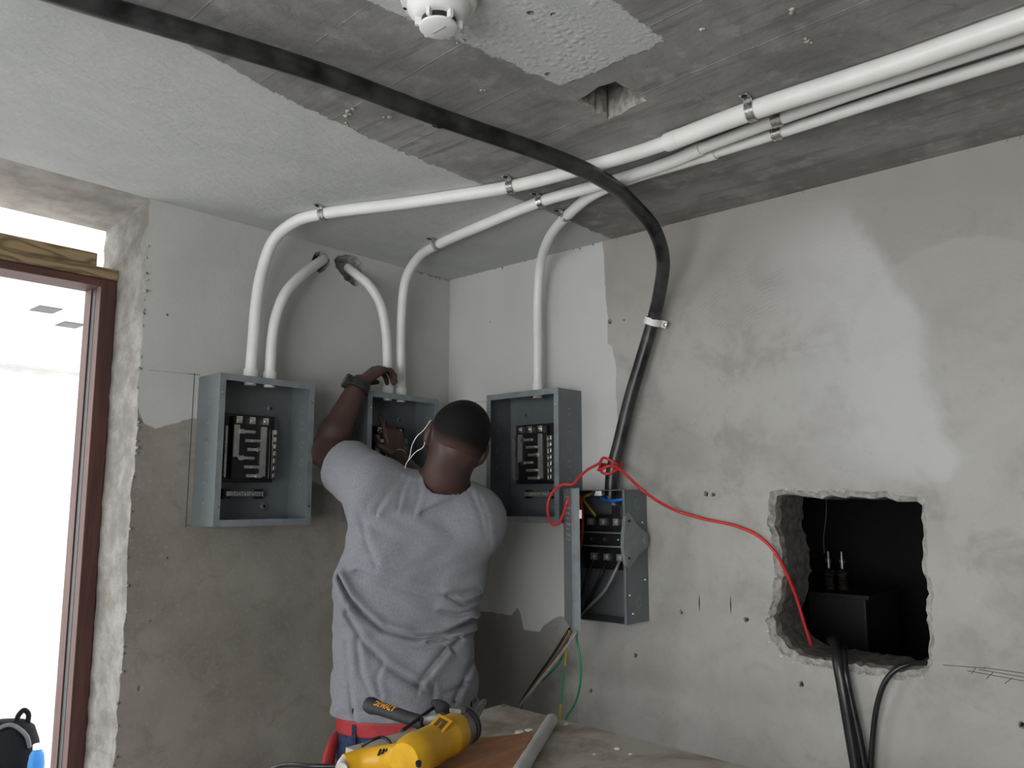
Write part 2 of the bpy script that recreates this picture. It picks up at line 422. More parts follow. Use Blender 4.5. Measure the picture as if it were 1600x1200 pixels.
def tag(o, label=None, cat=None, group=None, kind=None):
    if label: o['label'] = label
    if cat: o['category'] = cat
    if group: o['group'] = group
    if kind: o['kind'] = kind
    return o
def thing(name, label, cat, loc=(0,0,0), rz=0.0, group=None, kind=None):
    o = bpy.data.objects.new(name, None); COL.objects.link(o)
    o.location = tuple(map(float, loc)); o.rotation_euler = (0, 0, rz); o.empty_display_size = .05
    return tag(o, label, cat, group, kind)
def struct(o): o['kind'] = 'structure'; return o
def catmull(pts, k=8):
    P = [np.array(p, float) for p in pts]; out = []
    Q = [2*P[0]-P[1]] + P + [2*P[-1]-P[-2]]
    for i in range(1, len(Q)-2):
        p0, p1, p2, p3 = Q[i-1], Q[i], Q[i+1], Q[i+2]
        # centripetal parametrisation keeps bends free of loops
        t0 = 0; t1 = t0+max(np.linalg.norm(p1-p0), 1e-6)**.5; t2 = t1+max(np.linalg.norm(p2-p1), 1e-6)**.5; t3 = t2+max(np.linalg.norm(p3-p2), 1e-6)**.5
        for j in range(k):
            t = t1+(t2-t1)*j/k
            a1 = (t1-t)/(t1-t0)*p0+(t-t0)/(t1-t0)*p1; a2 = (t2-t)/(t2-t1)*p1+(t-t1)/(t2-t1)*p2; a3 = (t3-t)/(t3-t2)*p2+(t-t2)/(t3-t2)*p3
            b1 = (t2-t)/(t2-t0)*a1+(t-t0)/(t2-t0)*a2; b2 = (t3-t)/(t3-t1)*a2+(t-t1)/(t3-t1)*a3
            out.append((t2-t)/(t2-t1)*b1+(t-t1)/(t2-t1)*b2)
    out.append(P[-1]); return out

def ragged(poly, step, amp, seed=0, closed=True):
    """subdivide a polygon and jitter it like broken masonry"""
    rnd = random.Random(seed); out = []; n = len(poly)
    for i in range(n if closed else n-1):
        a = np.array(poly[i]); b = np.array(poly[(i+1) % n]); L = np.linalg.norm(b-a); k = max(1, int(L/step))
        nrm = np.array([-(b-a)[1], (b-a)[0]])/max(L, 1e-9); drift = 0
        for j in range(k):
            q = a+(b-a)*j/k
            drift = .6*drift + rnd.uniform(-amp, amp)
            out.append(tuple(q + nrm*drift*(0.35 if j == 0 else 1)))
    if not closed: out.append(tuple(poly[-1]))
    return out
def shrink(loop, d):
    c = np.mean(np.array(loop), 0); out = []
    for p in loop:
        v = np.array(p)-c; L = np.linalg.norm(v); out.append(tuple(c+v*(L-d)/L))
    return out
def holed(name, outer, holes, fn, mat, parent=None):
    """planar sheet with real holes. holes: list of (loop, [(shrink, depth)...], cap, side_mat, cap_mat). fn(u, v, depth) -> 3D"""
    bm = bmesh.new(); edges = []; loops = []
    for lp in [outer]+[h[0] for h in holes]:
        vs = [bm.verts.new(tuple(map(float, fn(u, v, 0)))) for u, v in lp]; loops.append(vs)
        edges += [bm.edges.new((vs[i], vs[(i+1) % len(vs)])) for i in range(len(vs))]
    bmesh.ops.triangle_fill(bm, use_beauty=True, use_dissolve=False, edges=edges)
    for (lp, rings, cap, sm, cm), vs in zip(holes, loops[1:]):
        prev = vs
        for ri, (sh, dp) in enumerate(rings):
            sl = shrink(lp, sh) if sh else lp
            rnd = random.Random(len(lp)+int(dp*1000))
            cur = [bm.verts.new(tuple(map(float, fn(u+rnd.uniform(-.002, .002), v+rnd.uniform(-.002, .002), dp)))) for u, v in sl]
            n = len(cur)
            for i in range(n):
                f = bm.faces.new((prev[i], prev[(i+1) % n], cur[(i+1) % n], cur[i])); f.material_index = sm if np.isscalar(sm) else sm[min(ri, len(sm)-1)]
            prev = cur
        if cap: f = bm.faces.new(prev); f.material_index = cm
    bmesh.ops.recalc_face_normals(bm, faces=bm.faces)
    me = bpy.data.meshes.new(name); bm.to_mesh(me); bm.free()
    return link(name, me, mat, parent)
def ngon(c, r, n, seed, amp=.2):
    rnd = random.Random(seed)
    return [(c[0]+r*(1+rnd.uniform(-amp, amp))*math.cos(2*PI*i/n), c[1]+r*(1+rnd.uniform(-amp, amp))*math.sin(2*PI*i/n)) for i in range(n)]
# ================================================================== THE SETTING
RX, RY = -4.1, -5.5                      # far left and rear limits of the room
JX, JY = -1.212, 0.31                    # door reveal plane and its outer edge

# back wall: ragged left arris, two broken-out conduit holes, pencil-thin details added below
arris = ragged([(JX, ZC+.004), (JX, 0.0)], .022, .0035, 3, closed=False)
outer = [(0.0, 0.0), (0.0, ZC+.004)] + arris
hA1 = [tuple(ony(*p)[[0, 2]]) for p in [(488,402),(493,394),(503,392),(511,397),(516,408),(515,416),(507,423),(499,427),(490,420),(486,411)]]
hA2 = [tuple(ony(*p)[[0, 2]]) for p in [(522,406),(528,400),(540,397),(551,399),(560,404),(567,412),(564,420),(570,432),(562,442),(554,447),(545,440),(538,438),(532,428),(524,418)]]
holesA = [(ragged(hA1, .012, .003, 1), [(.008, .012), (.014, .08)], True, 1, 1),
          (ragged(hA2, .012, .004, 2), [(.006, .012), (.02, .05)], True, 1, 1)]
for i, (px, py, r) in enumerate([(73*3+0, 1075, .008), (262, 872, .004), (256, 953, .0035), (235, 970, .003), (262, 492, .004)]):
    q = ony(px, py); holesA.append((ngon((q[0], q[2]), r, 9, i), [(r*.3, .006)], True, 1, 1))
wall_back = struct(holed('wall_back', outer, holesA, lambda u, v, d: (u, d, v), ['plaster_wall_back', 'broken_concrete']))
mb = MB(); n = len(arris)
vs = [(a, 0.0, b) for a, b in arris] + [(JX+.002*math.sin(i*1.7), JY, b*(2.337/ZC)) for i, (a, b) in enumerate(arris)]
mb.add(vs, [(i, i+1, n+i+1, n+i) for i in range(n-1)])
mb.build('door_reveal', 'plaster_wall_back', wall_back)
MB().box((JX+.004, JY-.002, 0), (.25, JY, ZC)).build('outer_face', 'white_render', wall_back)
# crumbs of mortar clinging along the arris
rnd = random.Random(5); mb = MB()
for a, b in arris[1:-1]:
    if b > .7 and rnd.random() < .55:
        r = rnd.uniform(.002, .0055); mb.lathe([(r*.3, -r), (r, -r*.3), (r*.8, r*.6), (r*.2, r)], (a+rnd.uniform(-.002, .004), -rnd.uniform(0, .003), b+rnd.uniform(-.01, .01)), (rnd.uniform(-1, 1), -1, rnd.uniform(-1, 1)), 5)
tag(mb.build('plaster_crumbs', 'broken_concrete', wall_back), kind='stuff')

# right wall with the broken-through opening
def yz(px, py): q = onx(px, py); return (q[1], q[2])
hole_px = [(1203,768),(1222,763),(1260,768),(1300,766),(1345,766),(1385,768),(1405,776),(1445,782),(1448,815),(1450,860),(1454,905),(1456,950),(1459,985),(1457,1015),(1458,1040),(1440,1058),(1400,1062),(1350,1052),(1300,1045),(1250,1035),(1222,1022),(1205,1000),(1196,970),(1205,945),(1212,900),(1206,850),(1198,810)]
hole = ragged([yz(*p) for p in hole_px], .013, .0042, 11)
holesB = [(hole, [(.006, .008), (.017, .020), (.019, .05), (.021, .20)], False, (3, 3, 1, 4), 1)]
for i, (px, py, r) in enumerate([(1103,772,.009), (1114,773,.007), (993,1024,.008), (1064,957,.007), (1166,968,.008), (923,1079,.008), (1252,1069,.008), (953,502,.009), (975,500,.005), (766,503,.003), (1597,1133,.008)]):
    holesB.append((ngon(yz(px, py), r, 10, 40+i), [(r*.25, .004), (r*.45, .016)], True, 1, 2))
for i, (px, py, h) in enumerate([(1093,943,.028), (1142,946,.030)]):
    y0, z0 = yz(px, py); holesB.append(([(y0-.0015, z0), (y0, z0+h), (y0+.0025, z0+h*.2), (y0+.001, z0-h)], [(0.0003, .006)], True, 2, 2))
wall_right = struct(holed('wall_right', [(0.004, 0.0), (RY, 0.0), (RY, ZC+.004), (0.004, ZC+.004)], holesB, lambda u, v, d: (d, u, v), ['plaster_wall_right', 'broken_concrete', 'unlit_black', 'rough_plaster_edge', 'broken_concrete_shaded']))
# loose plaster lip round the opening
rnd = random.Random(9); lip = MB()
for i, (u, v) in enumerate(hole):
    if u > -1.40 or v < 1.16 or v > 1.46:
        for k in range(2):
            if rnd.random() < .35: continue
            r = rnd.uniform(.002, .0075); s = rnd.uniform(0, .010); c = np.mean(np.array(hole), 0); w = (np.array((u, v))-c); w /= np.linalg.norm(w)
            q = np.array((u, v))+w*s*(.9 if k else .2)
            lip.lathe([(r*.5, -r*.4), (r, -r*.2), (r*.8, r*.15), (r*.3, r*.25)], (.000+rnd.uniform(0, .006), q[0], q[1]), (-1, rnd.uniform(-.6, .6), rnd.uniform(-.6, .6)), 6)
tag(lip.build('broken_plaster_lip', 'rough_plaster_edge', wall_right), kind='stuff')
# pencil marks on the right wall
def pencil(px0, py0, px1, py1, w=.0016):
    a = np.array(yz(px0, py0)); b = np.array(yz(px1, py1)); d = b-a; d /= np.linalg.norm(d); nn = np.array([-d[1], d[0]])*w/2
    MB().prism([tuple(a-nn), tuple(b-nn), tuple(b+nn), tuple(a+nn)], lambda u, v, h: (h, u, v), -.0006, .0004).build('pencil_mark', 'pencil', wall_right)
for s in [(1473,1039,1540,1044), (1512,1048,1600,1064), (1537,1043,1600,1052), (1518,1053,1525,1043), (1541,1061,1552,1050), (1570,1068,1582,1059), (1530,1046,1600,1058)]: pencil(*s)
def pencilA(px0, py0, px1, py1, w=.0018):
    a = ony(px0, py0)[[0, 2]]; b = ony(px1, py1)[[0, 2]]; d = b-a; d /= np.linalg.norm(d); nn = np.array([-d[1], d[0]])*w/2
    MB().prism([tuple(a-nn), tuple(b-nn), tuple(b+nn), tuple(a+nn)], lambda u, v, h: (u, h, v), -.0006, .0004).build('pencil_mark', 'pencil', wall_back)
pencilA(304, 583, 290, 825); pencilA(289, 821, 300, 821); pencilA(294, 584, 312, 586); pencilA(232, 578, 295, 584, .0008)
pencil(700, 631, 765, 627, .0012)

# dark switch room behind the opening
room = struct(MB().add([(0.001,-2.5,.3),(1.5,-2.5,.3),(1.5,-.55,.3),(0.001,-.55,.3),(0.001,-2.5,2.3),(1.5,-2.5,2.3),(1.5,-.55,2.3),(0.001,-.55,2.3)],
     [(0,1,2,3),(4,7,6,5),(0,4,5,1),(1,5,6,2),(2,6,7,3)]).build('wall_inner_room', 'unlit_black'))

# ceiling with the square pocket
hc = [tuple(onz(*p, ZC)[:2]) for p in [(903,157),(935,136),(962,127),(985,141),(1010,157),(985,168),(950,187),(925,172)]]
hol = [(ragged(hc, .015, .004, 21), [(.006, .006), (.010, .13)], True, 1, 2)]
for i, (px, py, r) in enumerate([(829,20,.007), (864,22,.006), (857,116,.008)]):
    q = onz(px, py, ZC); hol.append((ngon((q[0], q[1]), r, 9, 70+i), [(r*.3, .01)], True, 1, 2))
ceiling = struct(holed('ceiling', [(RX, RY), (0, RY), (0, 0), (RX, 0)], hol, lambda u, v, d: (u, v, ZC+d), ['concrete_ceiling', 'broken_concrete', 'unlit_black']))
MB().add([(RX, 0, ZC), (JX, 0, ZC), (JX, JY, 2.336), (RX, JY, 2.336), (RX, JY, 2.75), (JX, JY, 2.75)], [(0, 1, 2, 3), (3, 2, 5, 4)]).build('door_soffit', 'soffit_plaster', ceiling)
# scabs of paint and nail heads on the ceiling
rnd = random.Random(17); mb = MB()
for px, py, k in [(540,178,4), (547,172,3), (605,180,2), (540,192,2), (1095,45,2), (1240,18,2), (1262,62,3), (720,62,3), (755,140,2), (1190,168,1)]:
    for j in range(k):
        q = onz(px+rnd.uniform(-6, 6), py+rnd.uniform(-4, 4), ZC); r = rnd.uniform(.003, .007)
        mb.lathe([(r*.4, -.001), (r, .001), (r*.3, .004)], q, (rnd.uniform(-.3, .3), rnd.uniform(-.3, .3), -1), 6)
MB().box((RX-.2, RY-.2, ZC+.16), (.3, JY-.003, ZC+.3)).build('slab', 'concrete_ceiling', ceiling)
tag(mb.build('ceiling_scabs', 'rough_plaster_edge', ceiling), kind='stuff')
# crack and crumbs where ceiling and walls meet
mb = MB()
for i in range(60):
    if rnd.random() < .5: q = (-rnd.uniform(0, .22), -.001, ZC-rnd.uniform(0, .006))
    else: q = (-.001, -rnd.uniform(0, 2.2), ZC-rnd.uniform(0, .005))
    r = rnd.uniform(.002, .006); mb.lathe([(r*.4, -r*.5), (r, 0), (r*.4, r*.6)], q, (rnd.uniform(-1, 1), -1, rnd.uniform(-1, 1)), 5)
tag(mb.build('corner_crumbs', 'broken_concrete', ceiling), kind='stuff')

struct(MB().box((RX-.2, RY-.2, -.1), (.3, 7.0, 0)).build('floor', 'floor_screed'))
# left wall with window opening, solid rear wall, remainder of the back wall beyond the door
wl = MB(); wl.box((RX-.15, RY, 0), (RX, JY, .55)); wl.box((RX-.15, RY, 2.15), (RX, JY, ZC)); wl.box((RX-.15, RY, .55), (RX, -3.55, 2.15)); wl.box((RX-.15, -.65, .55), (RX, JY, 2.15))
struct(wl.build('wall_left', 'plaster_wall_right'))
wr = MB(); wr.box((RX, RY-.15, 0), (0, RY, ZC))
struct(wr.build('wall_front', 'bare_blockwork'))
struct(MB().box((RX, 0, 0), (-2.42, JY, ZC)).build('wall_back_stub', 'plaster_wall_back'))
w1 = thing('window_1', None, None, (RX-.07, -2.1, 1.35), kind='structure')
for a, b in [((-.03, -1.45, -.8), (.03, -1.39, .8)), ((-.03, 1.39, -.8), (.03, 1.45, .8)), ((-.03, -1.39, -.8), (.03, 1.39, -.74)), ((-.03, -1.39, .74), (.03, 1.39, .8)), ((-.025, -.03, -.74), (.025, .03, .74))]:
    MB().box(a, b, 0, .004).build('window_frame', 'red_brown_hardwood', w1)
# door frame set in the reveal
FY = .19
door = thing('door_1', 'red-brown wooden door frame without a leaf, standing in the bright doorway', None, (JX, FY, 0), kind='structure')
X0 = -2.42-JX
MB().box((-.047, 0, 0), (-.001, .036, 2.152), 0, .003).build('jamb', 'red_brown_hardwood', door)
MB().box((-.0475, .0361, 0), (-.004, .062, 2.14)).build('weather_seal', 'black_plastic', door)
MB().box((-.051, .0621, 0), (-.001, .108, 2.135), 0, .002).build('door_stop', 'red_brown_hardwood', door)
MB().box((X0+.001, 0, 0), (X0+.047, .108, 2.152), 0, .003).build('jamb', 'red_brown_hardwood', door)
MB().box((X0+.0471, .003, 2.128), (-.0471, .106, 2.151), 0, .003).build('head', 'red_brown_hardwood_head', door)
MB().box((X0+.001, -.004, 2.1525), (-.001, .075, 2.186), 0, .003).build('head_board', 'treated_pine', door)
MB().box((X0+.001, -.002, 2.1862), (-.064, .060, 2.226), 0, .003).build('top_board', 'treated_pine', door)

# bright gallery outside the door: white walls, soffit with two slots
ZG = 2.5
gal = struct(MB().box((-4.0, 1.3, ZG), (2.5, 4.7, ZG+.12)).build('ceiling_gallery', 'white_render'))
for px, py in [(72, 483), (110, 507)]:
    q = onz(px, py, ZG); MB().box((q[0]-.055, q[1]-.075, ZG-.006), (q[0]+.055, q[1]+.075, ZG+.01)).build('vent_slot', 'slot_grey', gal)
struct(MB().box((-4.0, .45, .0005), (2.5, 4.6, .004)).build('floor_gallery', 'gallery_paving'))
gw = struct(MB().box((-4.0, 4.6, 0), (2.5, 4.7, ZG)).build('wall_gallery', 'white_render'))
MB().box((-4.0, 4.575, ZG-.05), (2.5, 4.599, ZG-.02)).build('cornice', 'grey_plastic', gw)
# ================================================================== ELECTRICAL PANELS
_shared = {}
def shared(key, fn):
    if key not in _shared: _shared[key] = fn()
    return _shared[key]
def inst(name, me, parent, loc, rot=(0,0,0), mat=None, smooth=True):
    if mat and not me.materials:
        me.materials.append(MATS[mat])
        if smooth:
            me.polygons.foreach_set('use_smooth', [True]*len(me.polygons)); me.set_sharp_from_angle(angle=math.radians(38))
    o = bpy.data.objects.new(name, me); COL.objects.link(o); o.parent = parent; o.location = loc; o.rotation_euler = rot
    return o
def me_knock():
    m = MB(); m.lathe([(.0100, -.0028), (.0125, -.0028), (.0125, .0028), (.0100, .0028)], n=20)
    # make it a ring: inner wall
    m = MB(); n = 20; vs = []
    for r, h in [(.0098, -.0026), (.0122, -.0026), (.0122, .0026), (.0098, .0026)]:
        for j in range(n): vs.append((r*math.cos(2*PI*j/n), r*math.sin(2*PI*j/n), h))
    fs = [(i*n+j, i*n+(j+1) % n, ((i+1) % 4)*n+(j+1) % n, ((i+1) % 4)*n+j) for i in range(4) for j in range(n)]
    m.add(vs, fs); m.box((-.0012, .0055, -.0024), (.0012, .0125, .0024))
    return m.mesh('knockout')
def me_screw(): return MB().lathe([(.0045, 0), (.0045, .001), (.0035, .0032), (.001, .004)], n=12).mesh('screw')
def me_lug():
    m = MB(); m.box((-.010, -.011, -.011), (.010, .0, .011), 0, .002); m.lathe([(.0065, .0), (.0065, .004), (.003, .005)], (0, -.011, 0), (0, -1, 0), 10)
    return m.mesh('lug')
def me_stab():
    m = MB(); m.box((-.027, -.004, -.0045), (.027, 0, .0045), 0, .001); m.box((-.004, -.016, -.0018), (.022, -.003, .0018), 0, .0006)
    return m.mesh('stab')
def me_clip(): return MB().box((-.006, -.012, -.0085), (.006, 0, .0085), 0, .0015).box((-.0025, -.0135, -.004), (.003, -.011, .004)).mesh('clip')

W, H, DP = .323, .440, .126
def breaker_panel(label, loc, rz, mirror=False):
    t = thing('breaker_panel', label, 'breaker panel', loc, rz, 'breaker panels along the corner')
    k = .0022
    e = MB()
    e.box((-W/2, -k, 0), (W/2, 0, H))                                       # back
    e.box((-W/2, -DP, 0), (-W/2+k, -k, H)); e.box((W/2-k, -DP, 0), (W/2, -k, H))
    e.box((-W/2+k, -DP, 0), (W/2-k, -k, k)); e.box((-W/2+k, -DP, H-k), (W/2-k, -k, H))
    enc = e.build('enclosure', 'box_steel', t)
    L = .0185                                                               # front return lips
    MB().box((-W/2-.0008, -DP-.0015, -.001), (-W/2+L, -DP+.0004, H+.001)).build('front_lip', 'box_steel_lit', enc)
    MB().box((W/2-L, -DP-.0015, -.001), (W/2+.0008, -DP+.0004, H+.001)).build('front_lip', 'box_steel_lit', enc)
    MB().box((-W/2+L, -DP-.001, -.001), (W/2-L, -DP+.0004, L)).build('front_lip', 'box_steel_lit', enc)
    MB().box((-W/2+L, -DP-.001, H-L), (W/2-L, -DP+.0004, H+.001)).build('front_lip', 'box_steel_lit', enc)
    sk = shared('knock', me_knock); ss = shared('screw', me_screw)
    for sx in (-1, 1):
        for i in range(6):
            inst('knockout', sk, enc, (sx*(W/2-k/2), -.070, .075+i*.058), (PI/2, 0, sx*PI/2), 'knockout_steel')
        for z in (.055, H-.055):
            inst('screw', ss, enc, (sx*(W/2-L/2), -DP-.0014, z), (PI/2, 0, 0), 'bright_metal')
    for x, z in ((.085, H-.075), (.075, .055), (-.085, H-.065)):
        r = MB(); n = 18; vs = []
        for rr, h in [(.0045, 0), (.006, .003), (.010, .0035), (.0135, 0)]:
            for j in range(n): vs.append((x+rr*math.cos(2*PI*j/n), -k-h, z+rr*math.sin(2*PI*j/n)))
        r.add(vs, [(i*n+j, i*n+(j+1) % n, (i+1)*n+(j+1) % n, (i+1)*n+j) for i in range(3) for j in range(n)])
        r.add([(x+.0045*math.cos(2*PI*j/n), -k-.0004, z+.0045*math.sin(2*PI*j/n)) for j in range(n)], [tuple(range(n))], 1)
        r.build('mounting_dimple', ['box_steel', 'black_plastic'], enc, True)
    # bus assembly
    bx, bz0, bz1 = -.012, .128, .335
    b = MB(); b.box((bx-.088, -.040, bz0), (bx+.088, -.004, bz1), 0, .003)
    b.box((bx-.062, -.056, bz0+.01), (bx+.066, -.039, bz1-.008), 0, .003)
    base = b.build('bus_base', 'black_plastic', t)
    for x in (-.048, -.004, .042): inst('lug', shared('lug', me_lug), base, (bx+x, -.055, bz1-.020), (0, 0, 0), 'bright_metal')
    for x, z0, z1 in ((-.052, bz0+.075, bz1-.035), (.040, bz0+.018, bz1-.036)):
        MB().box((bx+x-.0095, -.062, z0), (bx+x+.0095, -.0555, z1), 0, .0012).build('bus_bar', 'bus_metal', base)
    for i in range(6):
        z = bz1-.055-i*.0265
        left = i in (0, 3)
        inst('stab', shared('stab', me_stab), base, (bx+(-.018 if left else .004 if i in (1, 4) else .012), -.0585, z), (0, 0, 0), 'bus_metal')
        if i in (0, 3) or i in (2, 5):
            MB().box((-.008, -.003, -.007), (.008, 0, .007), 0, .001).build('stab_tab', 'bright_metal', base, False, (bx+(-.036 if left else .024), -.0622, z))
    rail = MB().box((bx+.069, -.060, bz0+.012), (bx+.074, -.040, bz1-.045)).build('breaker_rail', 'bright_metal', base)
    for i in range(7): inst('clip', shared('clip', me_clip), base, (bx+.081, -.046, bz0+.022+i*.0222), (0, 0, 0), 'bright_metal')
    m = MB(); m.box((bx-.084, -.056, bz0+.014), (bx-.079, -.040, bz1-.04))
    for i in range(22): m.box((bx-.088, -.059, bz0+.018+i*.0066), (bx-.080, -.054, bz0+.0215+i*.0066))
    m.build('hook_rail', 'bus_metal', base)
    # ground bar
    gx = -.072; g = MB(); g.box((gx, -.030, .086), (gx+.125, -.016, .101), 0, .001)
    gb = g.build('ground_bar', 'bus_metal', t)
    for x in (gx+.002, gx+.112): MB().box((x-.006, -.020, .078), (x+.018, -.003, .108), 0, .002).build('bar_foot', 'black_plastic', gb)
    for i in range(11):
        for dz in (.0895, .0975):
            inst('terminal_screw', shared('tscrew', lambda: MB().lathe([(.0032, 0), (.0032, .003), (.0018, .0034)], n=8).mesh('terminal_screw')), gb, (gx+.026+i*.0088, -.030, dz), (PI/2, 0, 0), 'bright_metal')
    return t
P1 = breaker_panel('open grey steel breaker panel nearest the doorway, pencil outline at its left edge', (-.8725, -.0005, 1.419), 0)
P2 = breaker_panel('open grey steel breaker panel in front of the worker, his hands at it', (-.335, -.0005, 1.419), 0)
P3 = breaker_panel('open grey steel breaker panel on the right wall beside the safety switch', (-.0005, -.491, 1.420), -PI/2)

# ------------------------------------------------------------------ safety switch with open door
SW, SH, SD = .231, .400, .120
sw = thing('safety_switch', 'narrow grey safety switch box with its door open, under the thick black cable', 'switch box', (-.0005, -.7875, 1.125), -PI/2)
k = .0025; e = MB()
e.box((-SW/2, -k, 0), (SW/2, 0, SH)); e.box((-SW/2, -SD, 0), (-SW/2+k, -k, SH)); e.box((SW/2-k, -SD, 0), (SW/2, -k, SH))
e.box((-SW/2+k, -SD, 0), (SW/2-k, -k, k)); e.box((-SW/2+k, -SD, SH-k), (SW/2-k, -k, SH))
e.box((SW/2-.009, -SD-.001, 0), (SW/2, -SD+.002, SH)); e.box((-SW/2, -SD-.001, 0), (-SW/2+.008, -SD+.002, SH))
enc = e.build('enclosure', 'box_steel', sw)
for z in (.06, .355): inst('knockout', shared('knock', me_knock), enc, (SW/2-k/2, -.055, z), (PI/2, 0, PI/2))
for z in (.06, .355):
    r = MB(); n = 22; vs = []
    for rr, h in [(.0155, 0), (.0165, .001), (.0175, 0)]:
        for j in range(n): vs.append((SW/2+h, -.055+rr*math.cos(2*PI*j/n), z+rr*math.sin(2*PI*j/n)))
    r.add(vs, [(i*n+j, i*n+(j+1) % n, (i+1)*n+(j+1) % n, (i+1)*n+j) for i in range(2) for j in range(n)]); r.build('knockout_ring', 'knockout_steel', enc, True)
for y, z in ((-.105, .085), (-.02, .125), (-.09, .03), (-.03, .3)): inst('screw', shared('screw', me_screw), enc, (SW/2, y, z), (PI/2, 0, PI/2))
# operating handle plate on the right side
pl = [(-.148, .262), (-.134, .322), (-.118, .330), (-.070, .290), (-.016, .266), (-.006, .246), (-.016, .226), (-.070, .202), (-.120, .166), (-.136, .174), (-.150, .228)]
hd = MB().prism(pl, lambda a, b, h: (h, a, b), SW/2+.001, SW/2+.012).build('handle_plate', 'box_steel_lit', sw)
MB().lathe([(.011, 0), (.011, .004), (.006, .0045)], (SW/2+.012, -.032, .246), (1, 0, 0), 16).build('pivot', 'knockout_steel', hd, True)
MB().lathe([(.004, 0), (.004, .003)], (SW/2+.012, -.122, .196), (1, 0, 0), 10).build('rivet', 'black_plastic', hd)
MB().lathe([(.004, 0), (.004, .003)], (SW/2+.012, -.118, .306), (1, 0, 0), 10).build('rivet', 'black_plastic', hd)
# mechanism
m = MB(); m.box((-.095, -.062, .268), (.085, -.003, .322), 0, .004); m.box((-.095, -.075, .228), (.085, -.003, .262), 0, .004); m.box((-.098, -.045, .15), (.075, -.003, .228), 0, .004)
mech = m.build('switch_block', 'black_plastic', sw)
for x in (-.055, -.005, .045):
    
    for yy_, zz_ in ((-.062, .300), (-.045, .190)): MB().box((-.010, -.011, -.011), (.010, 0, .011), 0, .002).lathe([(.0065, 0), (.0065, .004), (.003, .005)], (0, -.011, 0), (0, -1, 0), 10).build('lug', 'bus_metal', mech, True, (x, yy_, zz_))
    MB().lathe([(.0055, 0), (.0055, .003), (.002, .004)], (x+.01, -.075, .246), (0, -1, 0), 10).build('terminal_screw', 'bright_metal', mech, True)
for z in (.222, .264): MB().box((-.09, -.079, z), (.08, -.070, z+.005), 0, .001).build('bar', 'bus_metal', mech)
MB().box((.078, -.085, .222), (.092, -.01, .318), 0, .003).build('drive_arm', 'bus_metal', mech)
MB().box((.06, -.112, .312), (.098, -.085, .352), 0, .005).build('interlock', 'black_plastic', mech)
for pts, mt, r in [([(-.02, -.055, .395), (-.005, -.07, .375), (.035, -.085, .366), (.075, -.08, .37), (.1, -.06, .378)], 'wire_blue', .0055),
                   ([(-.03, -.05, .395), (-.075, -.075, .375), (-.05, -.085, .350), (-.028, -.075, .318)], 'wire_yellow', .005),
                   ([(.0, -.05, .395), (.02, -.06, .37), (.04, -.06, .345), (.045, -.06, .31)], 'wire_grey', .006),
                   ([(.045, -.05, .182), (.05, -.075, .16), (.01, -.085, .09), (-.05, -.09, .035), (-.085, -.085, .004)], 'wire_grey', .0048),
                   ([(-.005, -.05, .182), (-.002, -.075, .15), (-.04, -.08, .08), (-.09, -.08, .004)], 'cable_black', .0048),
                   ([(-.055, -.05, .182), (-.06, -.08, .13), (-.085, -.08, .06), (-.095, -.075, .004)], 'cable_black', .0048),
                   ([(-.08, -.05, .3), (-.1, -.1, .24), (-.085, -.11, .14), (-.1, -.1, .03)], 'cable_black', .004)]:
    MB().tube(catmull(pts, 6), r, 10).build('wire', mt, sw, True)
MB().lathe([(.030, 0), (.030, .006), (.025, .007), (.025, .018)], (-.02, -.06, SH-.018), (0, 0, 1), 8).build('cable_gland_nut', 'bus_metal', sw)
# door
DW = SW
m = MB(); m.box((0, -.004, -.004), (DW, 0, SH+.004)); m.box((DW-.003, -.002, -.004), (DW, .020, SH+.004)); m.box((0, -.002, -.004), (DW, .014, -.001)); m.box((0, -.002, SH+.001), (DW, .014, SH+.004))
dr_me = m.mesh('door')
dr = link('door', dr_me, 'box_steel_lit', sw); dr.location = (-SW/2, -SD-.002, 0); dr.rotation_euler = (0, 0, -math.radians(46))
MB().box((DW-.002, .019, SH-.085), (DW+.002, .026, SH-.06)).build('latch_tab', 'white_plastic', dr)
rnd = random.Random(4)
for i in range(9):
    z = SH-.02-i*.016; MB().box((.06+rnd.uniform(0, .04), -.0046, z-.004-rnd.uniform(0, .004)), (.17+rnd.uniform(-.03, .03), -.0039, z)).build('warning_print', 'grey_plastic', dr)

# ------------------------------------------------------------------ conduits
def pvc(label, parts, couplers=(), adapter=None):
    t = thing('conduit', label, 'conduit', parts[0][0][0], 0, 'white plastic conduits')
    o = np.array(t.location)
    for pts, r in parts: MB().tube([p-o for p in catmull(pts, 9)], r, 18).build('pipe', 'white_pvc', t, True)
    for (a, b, r) in couplers: MB().tube([a-o, b-o], r, 18).build('coupling', 'white_pvc', t, True)
    if adapter is not None:
        a, r = adapter; MB().lathe([(r*1.18, -.006), (r*1.22, -.004), (r*1.22, .026), (r*1.12, .030)], a-o, (0, 0, 1), 18).build('terminal_adapter', 'white_plastic', t, True)
    return t
r1, r1b, r4, r5 = .0178, .0222, .0165, .0160
rs = .0140
PT = 1.861
def down(p): q = np.array(p, float); return np.array([q[0], q[1], PT-.02])
a0 = ony(392, 578, -.07)
c1a = [down(a0), a0, ony(396, 530, -.07), ony(400, 480, -.07), ony(409, 425, -.078), ony(428, 375, -.115), onz(462, 346, ZC-.024), onz(505, 334, ZC-r1), onz(650, 315, ZC-r1), onz(800, 291, ZC-r1), onz(900, 266, ZC-r1), onz(1000, 237, ZC-r1), onz(1058, 217, ZC-r1)]
xr = -.588
c1b = [onz(1055, 218, ZC-r1b), onz(1175, 173, ZC-r1b)]
d = np.array([xr, -2.9, ZC-r1b]); c1b += [onz(1400, 100, ZC-r1b), onz(1590, 34, ZC-r1b), d]
